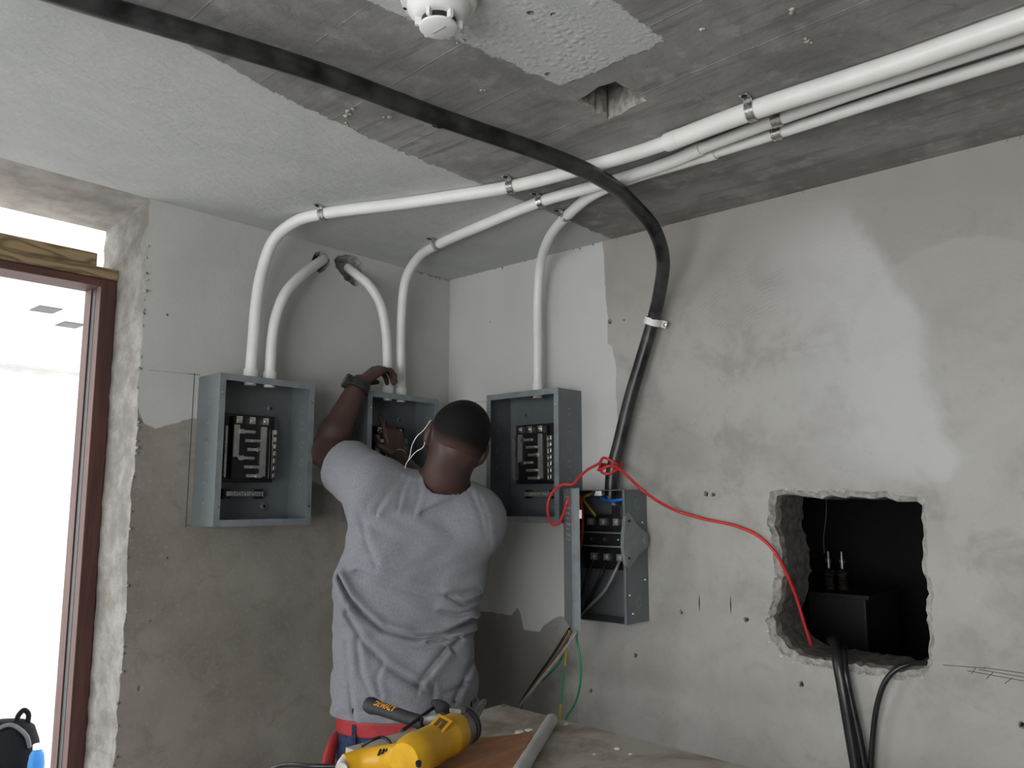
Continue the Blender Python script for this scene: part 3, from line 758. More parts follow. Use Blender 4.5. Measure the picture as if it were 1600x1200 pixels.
pvc('longest white conduit, from the panel by the door to the widest ceiling run', [(c1a, r1), (c1b, r1b)], [(onz(1060, 216, ZC-r1b), onz(1042, 223, ZC-r1b), r1b+.0006)], (np.array([a0[0], a0[1], PT]), r1))
b0 = ony(422, 580, -.07)
pvc('short white conduit from the panel by the door into the smaller round wall break', [([down(b0), b0, ony(425, 530, -.07), ony(430, 500, -.07), ony(445, 460, -.068), ony(472, 430, -.05), ony(500, 409, -.004), ony(512, 400, .05)], .0172)], (), (np.array([b0[0], b0[1], PT]), .0172))
c0 = ony(606, 600, -.07)
pvc('short white conduit curving from the ragged wall break down to the worker\'s raised hand', [([down(c0), c0, ony(605, 560, -.07), ony(603, 520, -.07), ony(594, 475, -.066), ony(577, 446, -.048), ony(556, 428, -.008), ony(543, 418, .035)], .0165)], (), (np.array([c0[0], c0[1], PT]), .0165))
e0 = ony(627, 606, -.07)
pvc('white conduit rising from the panel before the worker and running as the middle ceiling line', [([down(e0), e0, ony(626, 560, -.07), ony(627, 500, -.072), ony(634, 437, -.105), ony(652, 404, -.185), onz(685, 382, ZC-r4), onz(765, 347, ZC-r4), onz(850, 313, ZC-r4), onz(950, 285, ZC-r4), onz(1040, 256, ZC-r4), onz(1095, 233, ZC-r4)], r4),
     ([onz(1090, 234, ZC-rs-.002), onz(1215, 187, ZC-rs), onz(1400, 122, ZC-rs), onz(1595, 58, ZC-rs), np.array([-.518, -2.9, ZC-rs])], rs+.0006)], [(onz(1096, 232, ZC-r4), onz(1075, 241, ZC-r4), r4+.0008)], (np.array([e0[0], e0[1], PT]), r4))
f0 = onx(840, 600, -.07)
pvc('white conduit rising from the right wall panel and running as the lowest ceiling line', [([down(f0), f0, onx(840, 540, -.07), onx(840, 470, -.07), onx(844, 415, -.095), onx(858, 372, -.20), onz(886, 337, ZC-r5), onz(930, 302, ZC-r5), onz(1000, 274, ZC-r5), onz(1060, 256, ZC-r5), onz(1116, 239, ZC-r5)], r5),
     ([onz(1112, 240, ZC-rs), onz(1215, 208, ZC-rs), onz(1400, 148, ZC-rs), onz(1595, 87, ZC-rs), np.array([-.46, -2.9, ZC-rs])], rs)], [(onz(1118, 239, ZC-r5), onz(1098, 245, ZC-r5), r5+.0008)], (np.array([f0[0], f0[1], PT+.001]), r5))

# ------------------------------------------------------------------ pipe straps
def strap(label, c, t_dir, nrm, r, ears=(1,), mat='zinc', w=.020, name='pipe_strap', cat='pipe strap', ear_len=.026, th=.0016):
    o = thing(name, label, cat, c, 0, 'metal pipe straps on the ceiling' if mat == 'zinc' else None)
    t = Vector(t_dir).normalized(); n = Vector(nrm); n = (n-t*n.dot(t)).normalized(); b = t.cross(n)
    if b.x > 0: b = -b
    R = r+.0006; path = []
    e1 = 1 in ears; e2 = -1 in ears
    if e1: path += [(R+ear_len, r-.0012), (R+.006, r-.0012), (R+.001, r-.004)]
    path += [(R*math.cos(a), R*math.sin(a)) for a in np.linspace(math.radians(30), math.radians(-210), 18)]
    if e2: path += [(-R-.001, r-.004), (-R-.006, r-.0012), (-R-ear_len, r-.0012)]
    def rib(w0, w1, lift):
        m = MB(); vs = []; N = len(path)
        for i, (s, h) in enumerate(path):
            a = np.array(path[max(i-1, 0)]); q = np.array(path[min(i+1, N-1)]); dd = q-a; dd = dd/np.linalg.norm(dd); nn = np.array([dd[1], -dd[0]])
            if nn@np.array([s, h-(.0 if abs(s) <= R else 99)]) < 0: nn = -nn
            for off in (lift, lift+th):
                for ww in (w0, w1): vs.append(tuple(b*(s+nn[0]*off) + n*(h+nn[1]*off) + t*ww))
        fs = []
        for i in range(N-1):
            k0, k1 = i*4, i*4+4
            fs += [(k0, k0+1, k1+1, k1), (k0+2, k1+2, k1+3, k0+3), (k0, k1, k1+2, k0+2), (k0+1, k0+3, k1+3, k1+1)]
        fs += [(0, 2, 3, 1), ((N-1)*4, (N-1)*4+1, (N-1)*4+3, (N-1)*4+2)]
        return m.add(vs, fs)
    rib(-w/2, w/2, 0).build('band', mat, o)
    if mat == 'zinc':
        for q in (-.27, .27): rib(w*q-w*.1, w*q+w*.1, .0011).build('band_rib', 'bright_metal', o)
    for s in ears:
        p = b*(s*(R+ear_len*.62)) + n*(r-.003)
        m = MB(); m.lathe([(.0075, -.001), (.0075, .0015), (.004, .004)], p, -n, 12); m.build('screw', 'bright_metal' if mat != 'zinc' else 'black_plastic', o, True)
    return o
up = (0, 0, 1)
def dirn(a, b): return tuple(np.array(b)-np.array(a))
strap('metal strap at the bend of the longest conduit, farthest left', onz(505, 334, ZC-r1), dirn(c1a[7], c1a[8]), up, r1)
strap('metal strap on the longest conduit, midway along its narrower length', onz(799, 291, ZC-r1), dirn(c1a[8], c1a[10]), up, r1)
strap('largest metal strap, on the wide length of the longest conduit', onz(1176, 173, ZC-r1b), (0, -1, 0), up, r1b)
strap('metal strap at the bend of the middle conduit, above the worker', onz(684, 382, ZC-r4), dirn(onz(685, 382, ZC-r4), onz(765, 347, ZC-r4)), up, r4)
strap('metal strap on the middle conduit just left of the black cable', onz(847, 314, ZC-r4), dirn(onz(800, 333, ZC-r4), onz(900, 297, ZC-r4)), up, r4)
strap('metal strap on the thin middle conduit, below the largest strap', onz(1215, 187, ZC-rs), (0, -1, 0), up, rs+.0006, (1,), w=.024, ear_len=.012)
strap('metal strap at the bend of the right wall panel\'s conduit', onz(886, 337, ZC-r5), dirn(onz(875, 350, ZC-r5), onz(905, 320, ZC-r5)), up, r5)
strap('lowest metal strap, on the thin conduit nearest the right wall', onz(1215, 208, ZC-rs), (0, -1, 0), up, rs, (1,), w=.024, ear_len=.010)

# ------------------------------------------------------------------ thick black cable, clamp, red wire
RC = .0205
cab_pts = [onz(-60, -60, 2.335), onz(130, 2, 2.335), onz(300, 52, 2.335), onz(500, 114, 2.332), onz(680, 181, 2.327), onz(850, 240, 2.315), onz(930, 274, 2.303), onx(985, 315, -.36), onx(1022, 358, -.24), onx(1036, 405, -.155), onx(1031, 455, -.095), onx(1020, 502, -.050), onx(1003, 560, -.045), onx(985, 620, -.05), onx(968, 690, -.058), onx(957, 735, -.062), onx(954, 775, -.062)]
cab = thing('power_cable', 'thick black corrugated cable hanging across the ceiling and down into the safety switch', 'cable', cab_pts[0])
co = np.array(cab.location); cc = catmull(cab_pts, 10)
MB().tube([p-co for p in cc], RC, 20).build('sheath', 'black_conduit', cab, True)
q = onz(683, 184, 2.327); dd = onz(690, 187, 2.327)-q
MB().tube([q-co, q+dd*.9-co], RC+.001, 20).build('joint_ring', 'cable_black', cab, True)
strap('white plastic clamp holding the black cable to the right wall', onx(1020, 502, -.046), dirn(onx(1026, 480, -.06), onx(1010, 535, -.046)), (1, 0, 0), RC+.002, (1, -1), 'white_plastic', .022, 'cable_clamp', 'cable clamp', .017, .004)

kn = onx(954, 729, -.062); ax = (onx(957, 715, -.06)-onx(953, 745, -.062)); ax /= np.linalg.norm(ax)
u_ = np.cross(ax, [0, 0, 1.0]); u_ = np.array([0, -1.0, 0]) - ax*(np.array([0, -1.0, 0])@ax); u_ /= np.linalg.norm(u_); v_ = np.cross(ax, u_)
def kring(th, h, rr=RC+.007): return kn + u_*math.cos(th)*rr + v_*math.sin(th)*rr + ax*h
sgn = 1 if (v_@np.array([-1, 0, 0])) > 0 else -1
def K(deg, h, rr=RC+.006): return kring(sgn*math.radians(deg), h, rr)   # 0 deg = right, 90 deg = towards the room
red = [onx(905, 862, -.10), onx(910, 830, -.125), onx(909, 795, -.135), onx(903, 772, -.15), onx(888, 780, -.24), onx(879, 806, -.235), onx(872, 819, -.225), onx(862, 818, -.22), onx(856, 802, -.215), onx(857, 782, -.21), onx(866, 766, -.205), onx(880, 757, -.20), onx(895, 757, -.185), onx(903, 748, -.17), onx(918, 734, -.14), onx(936, 724, -.11)]
red += [K(115, .024, RC+.010), K(70, .022, RC+.008), K(20, .010, RC+.011), K(-40, -.002), K(-120, .0), K(-180, .004, RC+.011), K(-215, -.006, RC+.013), K(-245, -.018, RC+.012), K(-275, -.024, RC+.011), K(-310, -.020, RC+.012), K(-345, -.004, RC+.013), K(-385, .014, RC+.012), K(-420, .026, RC+.008), K(-480, .012), K(-540, -.004, RC+.009), K(-590, -.016, RC+.018), K(-625, -.010, RC+.019), K(-670, .004, RC+.018), onx(974, 738, -.10)]
red += [onx(989, 752, -.11), onx(1003, 765, -.118), onx(1020, 778, -.095), onx(1040, 790, -.06), onx(1062, 800, -.03), onx(1100, 811, -.015), onx(1150, 822, -.012), onx(1185, 838, -.014), onx(1210, 862, -.012), onx(1228, 894, .015), onx(1243, 930, .055), onx(1256, 972, .09), onx(1266, 1004, .115), onx(1272, 1030, .17)]
tag(MB().tube([p for p in catmull(red, 7)], .0044, 10).build('red_wire', 'wire_red', None, True), 'red wire knotted round the black cable and trailing into the wall opening', 'wire')

# loose wires hanging out of the bottom of the safety switch
def wire(name, label, pts, mt, r, cat='wire', grp=None):
    return tag(MB().tube(catmull(pts, 8), r, 10).build(name, mt, None, True), label, cat, grp)
wire('loose_wire', 'black wire slanting from the safety switch door down behind the table', [onx(897, 975, -.14), onx(888, 985, -.18), onx(866, 1020, -.19), onx(838, 1060, -.18), onx(810, 1105, -.16), onx(800, 1140, -.12)], 'cable_black', .0042)
wire('loose_wire', 'brown wire slanting down beside the black wire below the safety switch', [onx(900, 975, -.145), onx(892, 988, -.19), onx(878, 1012, -.20), onx(850, 1050, -.19), onx(818, 1095, -.17), onx(806, 1130, -.13)], 'wire_brown', .004)
wire('loose_wire', 'grey wire slanting from the safety switch down to the table corner', [onx(906, 972, -.15), onx(899, 990, -.20), onx(884, 1012, -.21), onx(858, 1045, -.20), onx(830, 1080, -.18), onx(812, 1103, -.17), onx(800, 1135, -.13)], 'wire_grey', .0048)
wire('loose_wire', 'long green wire bowing right from the safety switch to the table edge', [onx(903, 975, -.15), onx(901, 998, -.17), onx(907, 1030, -.17), onx(907, 1065, -.17), onx(899, 1098, -.17), onx(884, 1124, -.17), onx(876, 1160, -.15)], 'wire_green', .0034)
wire('loose_wire', 'short green wire curving left between the slanting wires', [onx(890, 990, -.185), onx(884, 1010, -.18), onx(874, 1036, -.17), onx(858, 1054, -.16), onx(847, 1064, -.13)], 'wire_green', .003)
yg = thing('striped_wire', 'orange and green-yellow wire hanging straight down below the safety switch', 'wire', onx(887, 985, -.18)); yo = np.array(yg.location)
MB().tube([p-yo for p in catmull([onx(890, 985, -.18), onx(886, 1005, -.175), onx(883, 1040, -.17)], 6)], .0038, 10).build('orange_length', 'wire_yellow', yg, True)
MB().tube([p-yo for p in catmull([onx(883, 1040, -.17), onx(880, 1065, -.17), onx(876, 1100, -.17)], 6)], .0034, 10).build('green_length', 'wire_green', yg, True)
MB().tube([p-yo for p in catmull([onx(876, 1100, -.17), onx(875, 1115, -.17), onx(873, 1160, -.15)], 6)], .0036, 10).build('yellow_length', 'wire_yellow', yg, True)

# cables leaving the wall opening
wire('feeder_cable', 'thick black cable coming out over the sill of the wall opening', [onx(1290, 1000, .45), onx(1297, 1000, .25), onx(1303, 1001, .10), onx(1307, 1008, .02), onx(1309, 1030, -.022), onx(1317, 1075, -.034), onx(1328, 1140, -.036), onx(1338, 1200, -.036), onx(1350, 1290, -.036), onx(1356, 1500, -.036)], 'cable_black', .0155, 'cable')
wire('feeder_cable', 'thinner black cable hugging the thick one below the wall opening', [onx(1312, 1003, .25), onx(1318, 1006, .10), onx(1318, 1020, .0), onx(1321, 1050, -.028), onx(1330, 1095, -.03), onx(1342, 1150, -.03), onx(1351, 1200, -.03), onx(1362, 1290, -.03), onx(1368, 1500, -.03)], 'cable_black', .0095, 'cable')
wire('feeder_cable', 'slim black cable arching out of the lower right corner of the wall opening', [onx(1490, 1030, .20), onx(1470, 1033, .10), onx(1452, 1036, .03), onx(1425, 1037, -.015), onx(1402, 1045, -.03), onx(1384, 1064, -.034), onx(1371, 1100, -.030), onx(1364, 1150, -.025), onx(1361, 1200, -.022), onx(1362, 1300, -.02), onx(1366, 1500, -.02)], 'cable_black', .0068, 'cable')

# transformer in the dark room
tp = onx(1304, 1020, .75); s = .75
tr = thing('transformer', 'dark equipment cabinet with two ribbed insulators inside the wall opening', 'transformer', (tp[0], tp[1], .3))
a = onx(1262, 930, .75); b = onx(1352, 930, .75)
m = MB(); m.box((0, b[1]-tp[1], 0), (.35, a[1]-tp[1], a[2]-.3), 0, .008); m.build('tank', 'transformer_paint', tr)
m = MB(); m.box((-.01, b[1]-tp[1]-.015, a[2]-.3), (.36, a[1]-tp[1]+.015, a[2]-.285), 0, .003); m.build('lid', 'transformer_paint', tr)
for px, h in ((1297, .10), (1318, .12)):
    q = onx(px, 925, .83); prof = [(.012, 0)]
    for i in range(6): prof += [(.021, .006+i*.013), (.013, .012+i*.013)]
    ins = MB().lathe(prof, (q[0]-tp[0], q[1]-tp[1], a[2]-.286), (0, 0, 1), 16).build('insulator', 'porcelain', tr, True)
    MB().lathe([(.007, .08), (.007, .1), (.010, .1), (.010, .112), (.005, .112), (.005, .14)], (q[0]-tp[0], q[1]-tp[1], a[2]-.286), (0, 0, 1), 12).build('terminal_stud', 'bus_metal', ins, True)
wire('earth_strand', 'thin pale strand hanging in the dark wall opening above the insulators', [onx(1292, 770, .8)+np.array([0, 0, .3]), onx(1291, 800, .8), onx(1287, 840, .8), onx(1288, 865, .8)], 'wire_grey', .0015)

# ------------------------------------------------------------------ smoke detector
dc = onz(686, -8, ZC)
sd = thing('smoke_detector', 'round white smoke detector on the ceiling, cut off by the top of the picture', 'smoke detector', (dc[0], dc[1], ZC))
MB().lathe([(.067, 0), (.067, -.012), (.064, -.020), (.058, -.022)], n=36).build('base', 'white_plastic', sd, True)
hdm = MB().lathe([(.056, -.018), (.054, -.032), (.043, -.044), (.036, -.047)], n=36).build('head', 'white_plastic', sd, True)
MB().lathe([(.030, -.044), (.030, -.058)], n=24).build('sensing_chamber', 'black_plastic', sd, True)
for i in range(6):
    a = i*PI/3+.35; m = MB(); c_, s_ = math.cos(a), math.sin(a)
    m.prism([(.030, -.003), (.041, -.003), (.041, .003), (.030, .003)], lambda x, y, h: (x*c_-y*s_, x*s_+y*c_, h), -.060, -.043).build('rib', 'white_plastic', hdm)
cp = MB().lathe([(.030, -.058), (.0335, -.059), (.0335, -.063), (.029, -.066)], n=30).build('cap', 'white_plastic', sd, True)
MB().box((-.0022, -.018, -.0668), (.0022, .014, -.0655)).build('printed_mark', 'grey_plastic', cp)
for a in (2.2, 4.6): MB().lathe([(.003, -.0195), (.003, -.023)], (.060*math.cos(a), .060*math.sin(a), 0), (0, 0, 1), 10).build('screw_hole', 'black_plastic', sd)

# ================================================================== TABLE AND TOOLS
ZT = .93
TX0, TX1, TY1, TY0 = -.993, -.456, -.7075, -2.0
tb = thing('work_table', 'makeshift work table with a dusty worn laminate top beside the worker', 'table', ((TX0+TX1)/2, (TY0+TY1)/2, 0))
hx, hy = (TX1-TX0)/2, (TY1-TY0)/2
# right edge runs slightly askew
def skew(m, k=-.12):
    m.v = [(x + (k*(hy-y)/1.0*.5 if x > 0 else 0), y, z) for x, y, z in m.v]; return m
skew(MB().box((-hx, -hy, ZT-.022), (hx, hy, ZT), 0, .003)).build('table_top', 'dirty_laminate', tb)
for sx in (-1, 1):
    for sy in (-1, 1):
        x = sx*(hx-.06) - (.10 if sx > 0 and sy < 0 else 0); y = sy*(hy-.06)
        MB().box((x-.03, y-.03, 0), (x+.03, y+.03, ZT-.1), 0, .003).build('leg', 'bench_timber', tb)
for sy in (-1, 1): MB().box((-hx+.03, sy*(hy-.06)-.02, ZT-.1), (hx-.03-(.10 if sy < 0 else 0), sy*(hy-.06)+.02, ZT-.0225), 0, .002).build('apron', 'bench_timber', tb)
q = onz(787, 1103, ZT); MB().lathe([(.008, 0), (.008, .004), (.004, .006)], (q[0]-tb.location[0], q[1]-tb.location[1], ZT-.001), (0, 0, 1), 12).build('bolt_head', 'tool_alloy', tb)

ply = [tuple(onz(*p, ZT)[:2]) for p in [(640, 1215), (690, 1170), (745, 1156), (800, 1151), (828, 1146), (833, 1154), (822, 1168), (812, 1185), (800, 1215)]]
pr = ragged(ply, .02, .003, 31); pc = np.mean(np.array(ply), 0)
tag(MB().prism([(a-pc[0], b-pc[1]) for a, b in pr], lambda a, b, h: (a, b, h), 0, .004).build('plywood_sheet', 'plywood_face', None, False, (pc[0], pc[1], ZT+.0005)), 'torn orange-brown plywood sheet lying on the table under the drill', 'plywood')
a = onz(862, 1125, ZT+.016); b = onz(808, 1212, ZT+.016)
rp = thing('pipe_offcut', 'pale grey plastic pipe offcut lying across the table top', 'pipe', (a[0], a[1], ZT))
o = np.array(rp.location); MB().tube([a-o, a*.6+b*.4-o, b-o], [.0158, .0152, .0155], 20).build('tube', 'grey_plastic', rp, True)
tt = (b-a)/np.linalg.norm(b-a); MB().tube([a-o-tt*.012, a-o-tt*.006, a-o+tt*.001], [.006, .0125, .0158], 20).build('rounded_end', 'grey_plastic', rp, True)
for i, (px, py, s, l) in enumerate([(811, 1147, .010, 'largest white plaster crumb on the table, behind the plywood'), (826, 1146, .008, 'plaster crumb at the corner of the plywood'), (884, 1133, .006, 'small plaster crumb right of the grey pipe end'), (965, 1172, .007, 'flat plaster crumb on the bare right side of the table'), (928, 1180, .004, 'tiny plaster crumb midway along the bare table top'), (985, 1180, .0045, 'tiny plaster crumb nearest the right table edge')]):
    q = onz(px, py, ZT); rnd = random.Random(i); m = MB()
    m.lathe([(s*.6, 0), (s, s*.25), (s*.75, s*.7), (s*.2, s*.85)], n=6); m.v = [(x*1.4+rnd.uniform(-.2, .2)*s, y+rnd.uniform(-.2, .2)*s, z) for x, y, z in m.v]
    tag(m.build('plaster_crumb', 'debris_white', None, False, (q[0], q[1], ZT+.0008 + (.0045 if i == 1 else 0))), l, 'debris', 'plaster crumbs on the table')

# ------------------------------------------------------------------ rotary hammer drill lying on the table
dl = thing('hammer_drill', 'yellow and black hammer drill lying on the table with its side handle raised', 'drill', (*onz(680, 1165, ZT)[:2], ZT+.001)); o = np.array(dl.location)
def L(px, py, z): return onz(px, py, z)-o
B0 = L(716, 1141, .985); B1 = L(628, 1192, .975); ad = (B0-B1)/np.linalg.norm(B0-B1)
bp = [B0-ad*t_ for t_ in (0, .008, .050, .056, .064, .11, .15, .165, .19, .21)]
body = MB().tube(bp, [.038, .0415, .044, .044, .040, .042, .043, .046, .044, .036], 22, True, 0, .95).build('body', 'tool_yellow', dl, True)
side = np.cross([0, 0, 1.0], ad); side /= np.linalg.norm(side)
topn = np.array([0, 0, 1.0])
def plate(c, l, w, h, mt, nm, par, nrm):
    nrm = np.array(nrm)/np.linalg.norm(nrm); sd_ = np.cross(nrm, ad); sd_ /= np.linalg.norm(sd_); a2 = np.cross(sd_, nrm)
    vs = [c + a2*l*i + sd_*w*j + nrm*h*k_ for i in (-.5, .5) for j in (-.5, .5) for k_ in (0, 1)]
    return MB().add(vs, [(0,1,3,2),(4,6,7,5),(0,4,5,1),(2,3,7,6),(0,2,6,4),(1,5,7,3)]).build(nm, mt, par)
cv = CAM-(o+B0); cv /= np.linalg.norm(cv); nm_ = topn*.75+cv*.6
plate(B0-ad*.085+nm_/np.linalg.norm(nm_)*.038, .060, .036, .007, 'tool_yellow', 'name_plate_frame', body, nm_)
plate(B0-ad*.085+nm_/np.linalg.norm(nm_)*.0445, .045, .022, .0012, 'wire_brown', 'name_plate', body, nm_)
for k_ in (-.5, .5): plate(B0-ad*.085+nm_/np.linalg.norm(nm_)*.045, .030, .004, .0012, 'tool_yellow', 'switch_bar', body, nm_)
gear = MB().tube([B0-ad*.012, B0+ad*.012, B0+ad*.026], [.0405, .040, .034], 22).build('gear_case', 'tool_alloy', dl, True)
plate(B0-ad*.004+np.array([0, 0, .040]), .020, .030, .009, 'tool_alloy', 'clamp_block', gear, topn)
ring = MB().tube([B0+ad*.020, B0+ad*.024, B0+ad*.034, B0+ad*.038], [.030, .041, .041, .030], 22).build('collar', 'tool_rubber', dl, True)
ch = MB().tube([B0+ad*.036, B0+ad*.06, B0+ad*.072], [.024, .020, .014], 18).build('chuck', 'tool_rubber', dl, True)
bd = (L(756, 1097, .985)-(B0+ad*.07)); MB().tube([B0+ad*.068, B0+ad*.068+bd*.35, B0+ad*.07+bd], [.009, .0085, .0085], 12).build('drill_bit', 'tool_alloy', dl, True)
# main handle sweeping left with vents and black grip below
hp = catmull([L(668, 1180, .975), L(640, 1184, .972), L(600, 1186, .962), L(565, 1189, .958), L(538, 1196, .955)], 6)
hn = len(hp); hand = MB().tube(hp, [.040-.018*(i/(hn-1))**.6 for i in range(hn)], 18, True, 0, .9).build('rear_handle', 'tool_yellow', dl, True)
MB().tube(catmull([L(541, 1187, .963), L(536, 1194, .960), L(533, 1201, .957)], 4), .0125, 12).build('end_cap', 'debris_white', dl, True)
for i in range(4):
    q = L(593+i*5.2, 1175.5-i*.3, .982); m = MB(); m.box((-.0022, -.003, -.007), (.0022, .003, .007)); ob = m.build('vent_slot', 'black_plastic', hand); ob.location = q; ob.rotation_euler = (0.5, .4, HEAD-PI/2)
for px, py, z in ((627, 1163, .99), (660, 1169, .995), (654, 1193, .99)):
    MB().lathe([(.006, -.004), (.006, .003), (.003, .004)], L(px, py, z), nm_, 12).build('screw', 'black_plastic', body, True)
MB().tube(catmull([L(527, 1199, .945), L(570, 1201, .94), L(625, 1203, .94), L(680, 1207, .94)], 5), .010, 12).build('lower_grip', 'tool_rubber', dl, True)
# side handle with lettering
s0 = L(576, 1101, .990); s1 = L(655, 1128, .985); sdv = (s1-s0); sl = np.linalg.norm(sdv); sdv /= sl
sh = MB().tube([s0-sdv*.004, s0, s0+sdv*.014, s0+sdv*.028, s0+sdv*.05, s0+sdv*(sl*.8), s0+sdv*sl, s0+sdv*(sl+.02)], [.012, .0185, .0205, .0185, .0158, .0150, .0165, .013], 20).build('side_handle', 'tool_rubber', dl, True)
MB().tube([s1, L(690, 1122, 1.0)], [.011, .013], 12).build('handle_stud', 'tool_alloy', dl, True)
MB().tube([L(628, 1142, .99), L(690, 1096, 1.005)], .0042, 10).build('depth_rod', 'tool_rubber', dl, True)
jb = MB().tube(catmull([L(678, 1098, 1.0), L(690, 1106, 1.002), L(696, 1116, 1.0), L(690, 1124, .998)], 5), [.008, .010, .013, .015, .016, .017, .018, .018, .018, .019, .019, .019, .019, .018, .018, .016], 14).build('handle_clamp', 'tool_rubber', dl, True)
cu = bpy.data.curves.new('lettering', 'FONT'); cu.body = 'DEWALT'; cu.size = .0195; cu.extrude = .0008; cu.align_x = 'LEFT'; cu.align_y = 'CENTER'; cu.offset = .0004
tmp = bpy.data.objects.new('tmp', cu); COL.objects.link(tmp)
tm = bpy.data.meshes.new_from_object(tmp.evaluated_get(bpy.context.evaluated_depsgraph_get())); bpy.data.objects.remove(tmp)
tn = CAM-(o+s0); tn /= np.linalg.norm(tn); tn = tn+np.array([0, 0, .55]); tn -= sdv*(tn@sdv); tn /= np.linalg.norm(tn); tu = np.cross(tn, sdv)
if tu[2] < 0: tu = -tu
# lay the flat letters on the round grip
bmx = bmesh.new(); bmx.from_mesh(tm)
for v in bmx.verts:
    lx, ly, lz = v.co; rr = .0163+.0006+lz; th = ly/rr
    p = s0+sdv*(.037+lx) + tn*math.cos(th)*rr + tu*math.sin(th)*rr
    v.co = Vector(tuple(p))
bmx.to_mesh(tm); bmx.free(); tm.name = 'lettering'
link('lettering', tm, 'lettering_amber', sh)
MB().tube(catmull([L(700, 1215, .945), L(600, 1197, .938), L(540, 1197, .945), L(490, 1197, .945), L(440, 1196, .935), L(400, 1215, .90)], 6), .0048, 10).build('power_cord', 'cable_black', dl, True)
MB().tube(catmull([L(566, 1166, .936), L(580, 1157, .95), L(597, 1152, .955), L(608, 1158, .95), L(612, 1168, .937)], 6), .0035, 10).build('cord_loop', 'cable_black', dl, True)

# ------------------------------------------------------------------ bag outside the door
bo = onz(2, 1262, 0)
bg = thing('backpack', 'black backpack with grey trim standing outside the doorway', 'backpack', (bo[0], bo[1], .0045))
def loft(secs, n=20, p=2.6):
    m = MB(); vs = []
    for z, cx, cy, a, b in secs:
        for j in range(n):
            th = 2*PI*j/n; c, s = math.cos(th), math.sin(th)
            vs.append((cx+a*abs(c)**(2/p)*(1 if c > 0 else -1), cy+b*abs(s)**(2/p)*(1 if s > 0 else -1), z))
    k = len(secs); fs = [(i*n+j, i*n+(j+1) % n, (i+1)*n+(j+1) % n, (i+1)*n+j) for i in range(k-1) for j in range(n)]
    fs += [tuple(reversed(range(n))), tuple(range((k-1)*n, k*n))]
    return m.add(vs, fs)
bag = loft([(0, 0, 0, .13, .10), (.03, 0, 0, .15, .11), (.2, 0, 0, .155, .115), (.30, 0, 0, .145, .10), (.37, 0, 0, .12, .08), (.40, 0, 0, .08, .05), (.405, 0, 0, .04, .03)]).build('bag_body', 'bag_fabric', bg, True); bag.rotation_euler = (0, 0, HEAD-PI/2)
q1 = np.array([.06*RT[0], .06*RT[1], 0])
MB().tube(catmull([q1+[-.02, 0, .395], q1+[-.01, 0, .43], q1+[.01, -.005, .45], q1+[.03, -.01, .43], q1+[.03, -.01, .385]], 6), .012, 10).build('carry_loop', 'bag_fabric', bg, True)
MB().tube(catmull([q1*-2+np.array([-.08*FW[0], -.08*FW[1], .28]), q1*-.5+np.array([-.09*FW[0], -.09*FW[1], .36]), q1*.8+np.array([-.07*FW[0], -.07*FW[1], .40]), q1*2.1+np.array([-.06*FW[0], -.06*FW[1], .35]), q1*2.4+np.array([-.05*FW[0], -.05*FW[1], .29])], 6), .010, 10).build('piping', 'bag_grey', bg, True)
bt = onz(49, 1290, 0)
bottle = thing('water_bottle', 'bright blue bottle standing beside the backpack outside', 'bottle', (bt[0], bt[1], .0045))
MB().lathe([(.032, 0), (.035, .01), (.035, .27), (.030, .31), (.018, .33)], n=20).build('bottle_body', 'bag_blue', bottle, True)
MB().lathe([(.017, .331), (.019, .332), (.019, .352), (.015, .355)], n=16).build('cap', 'white_plastic', bottle, True)
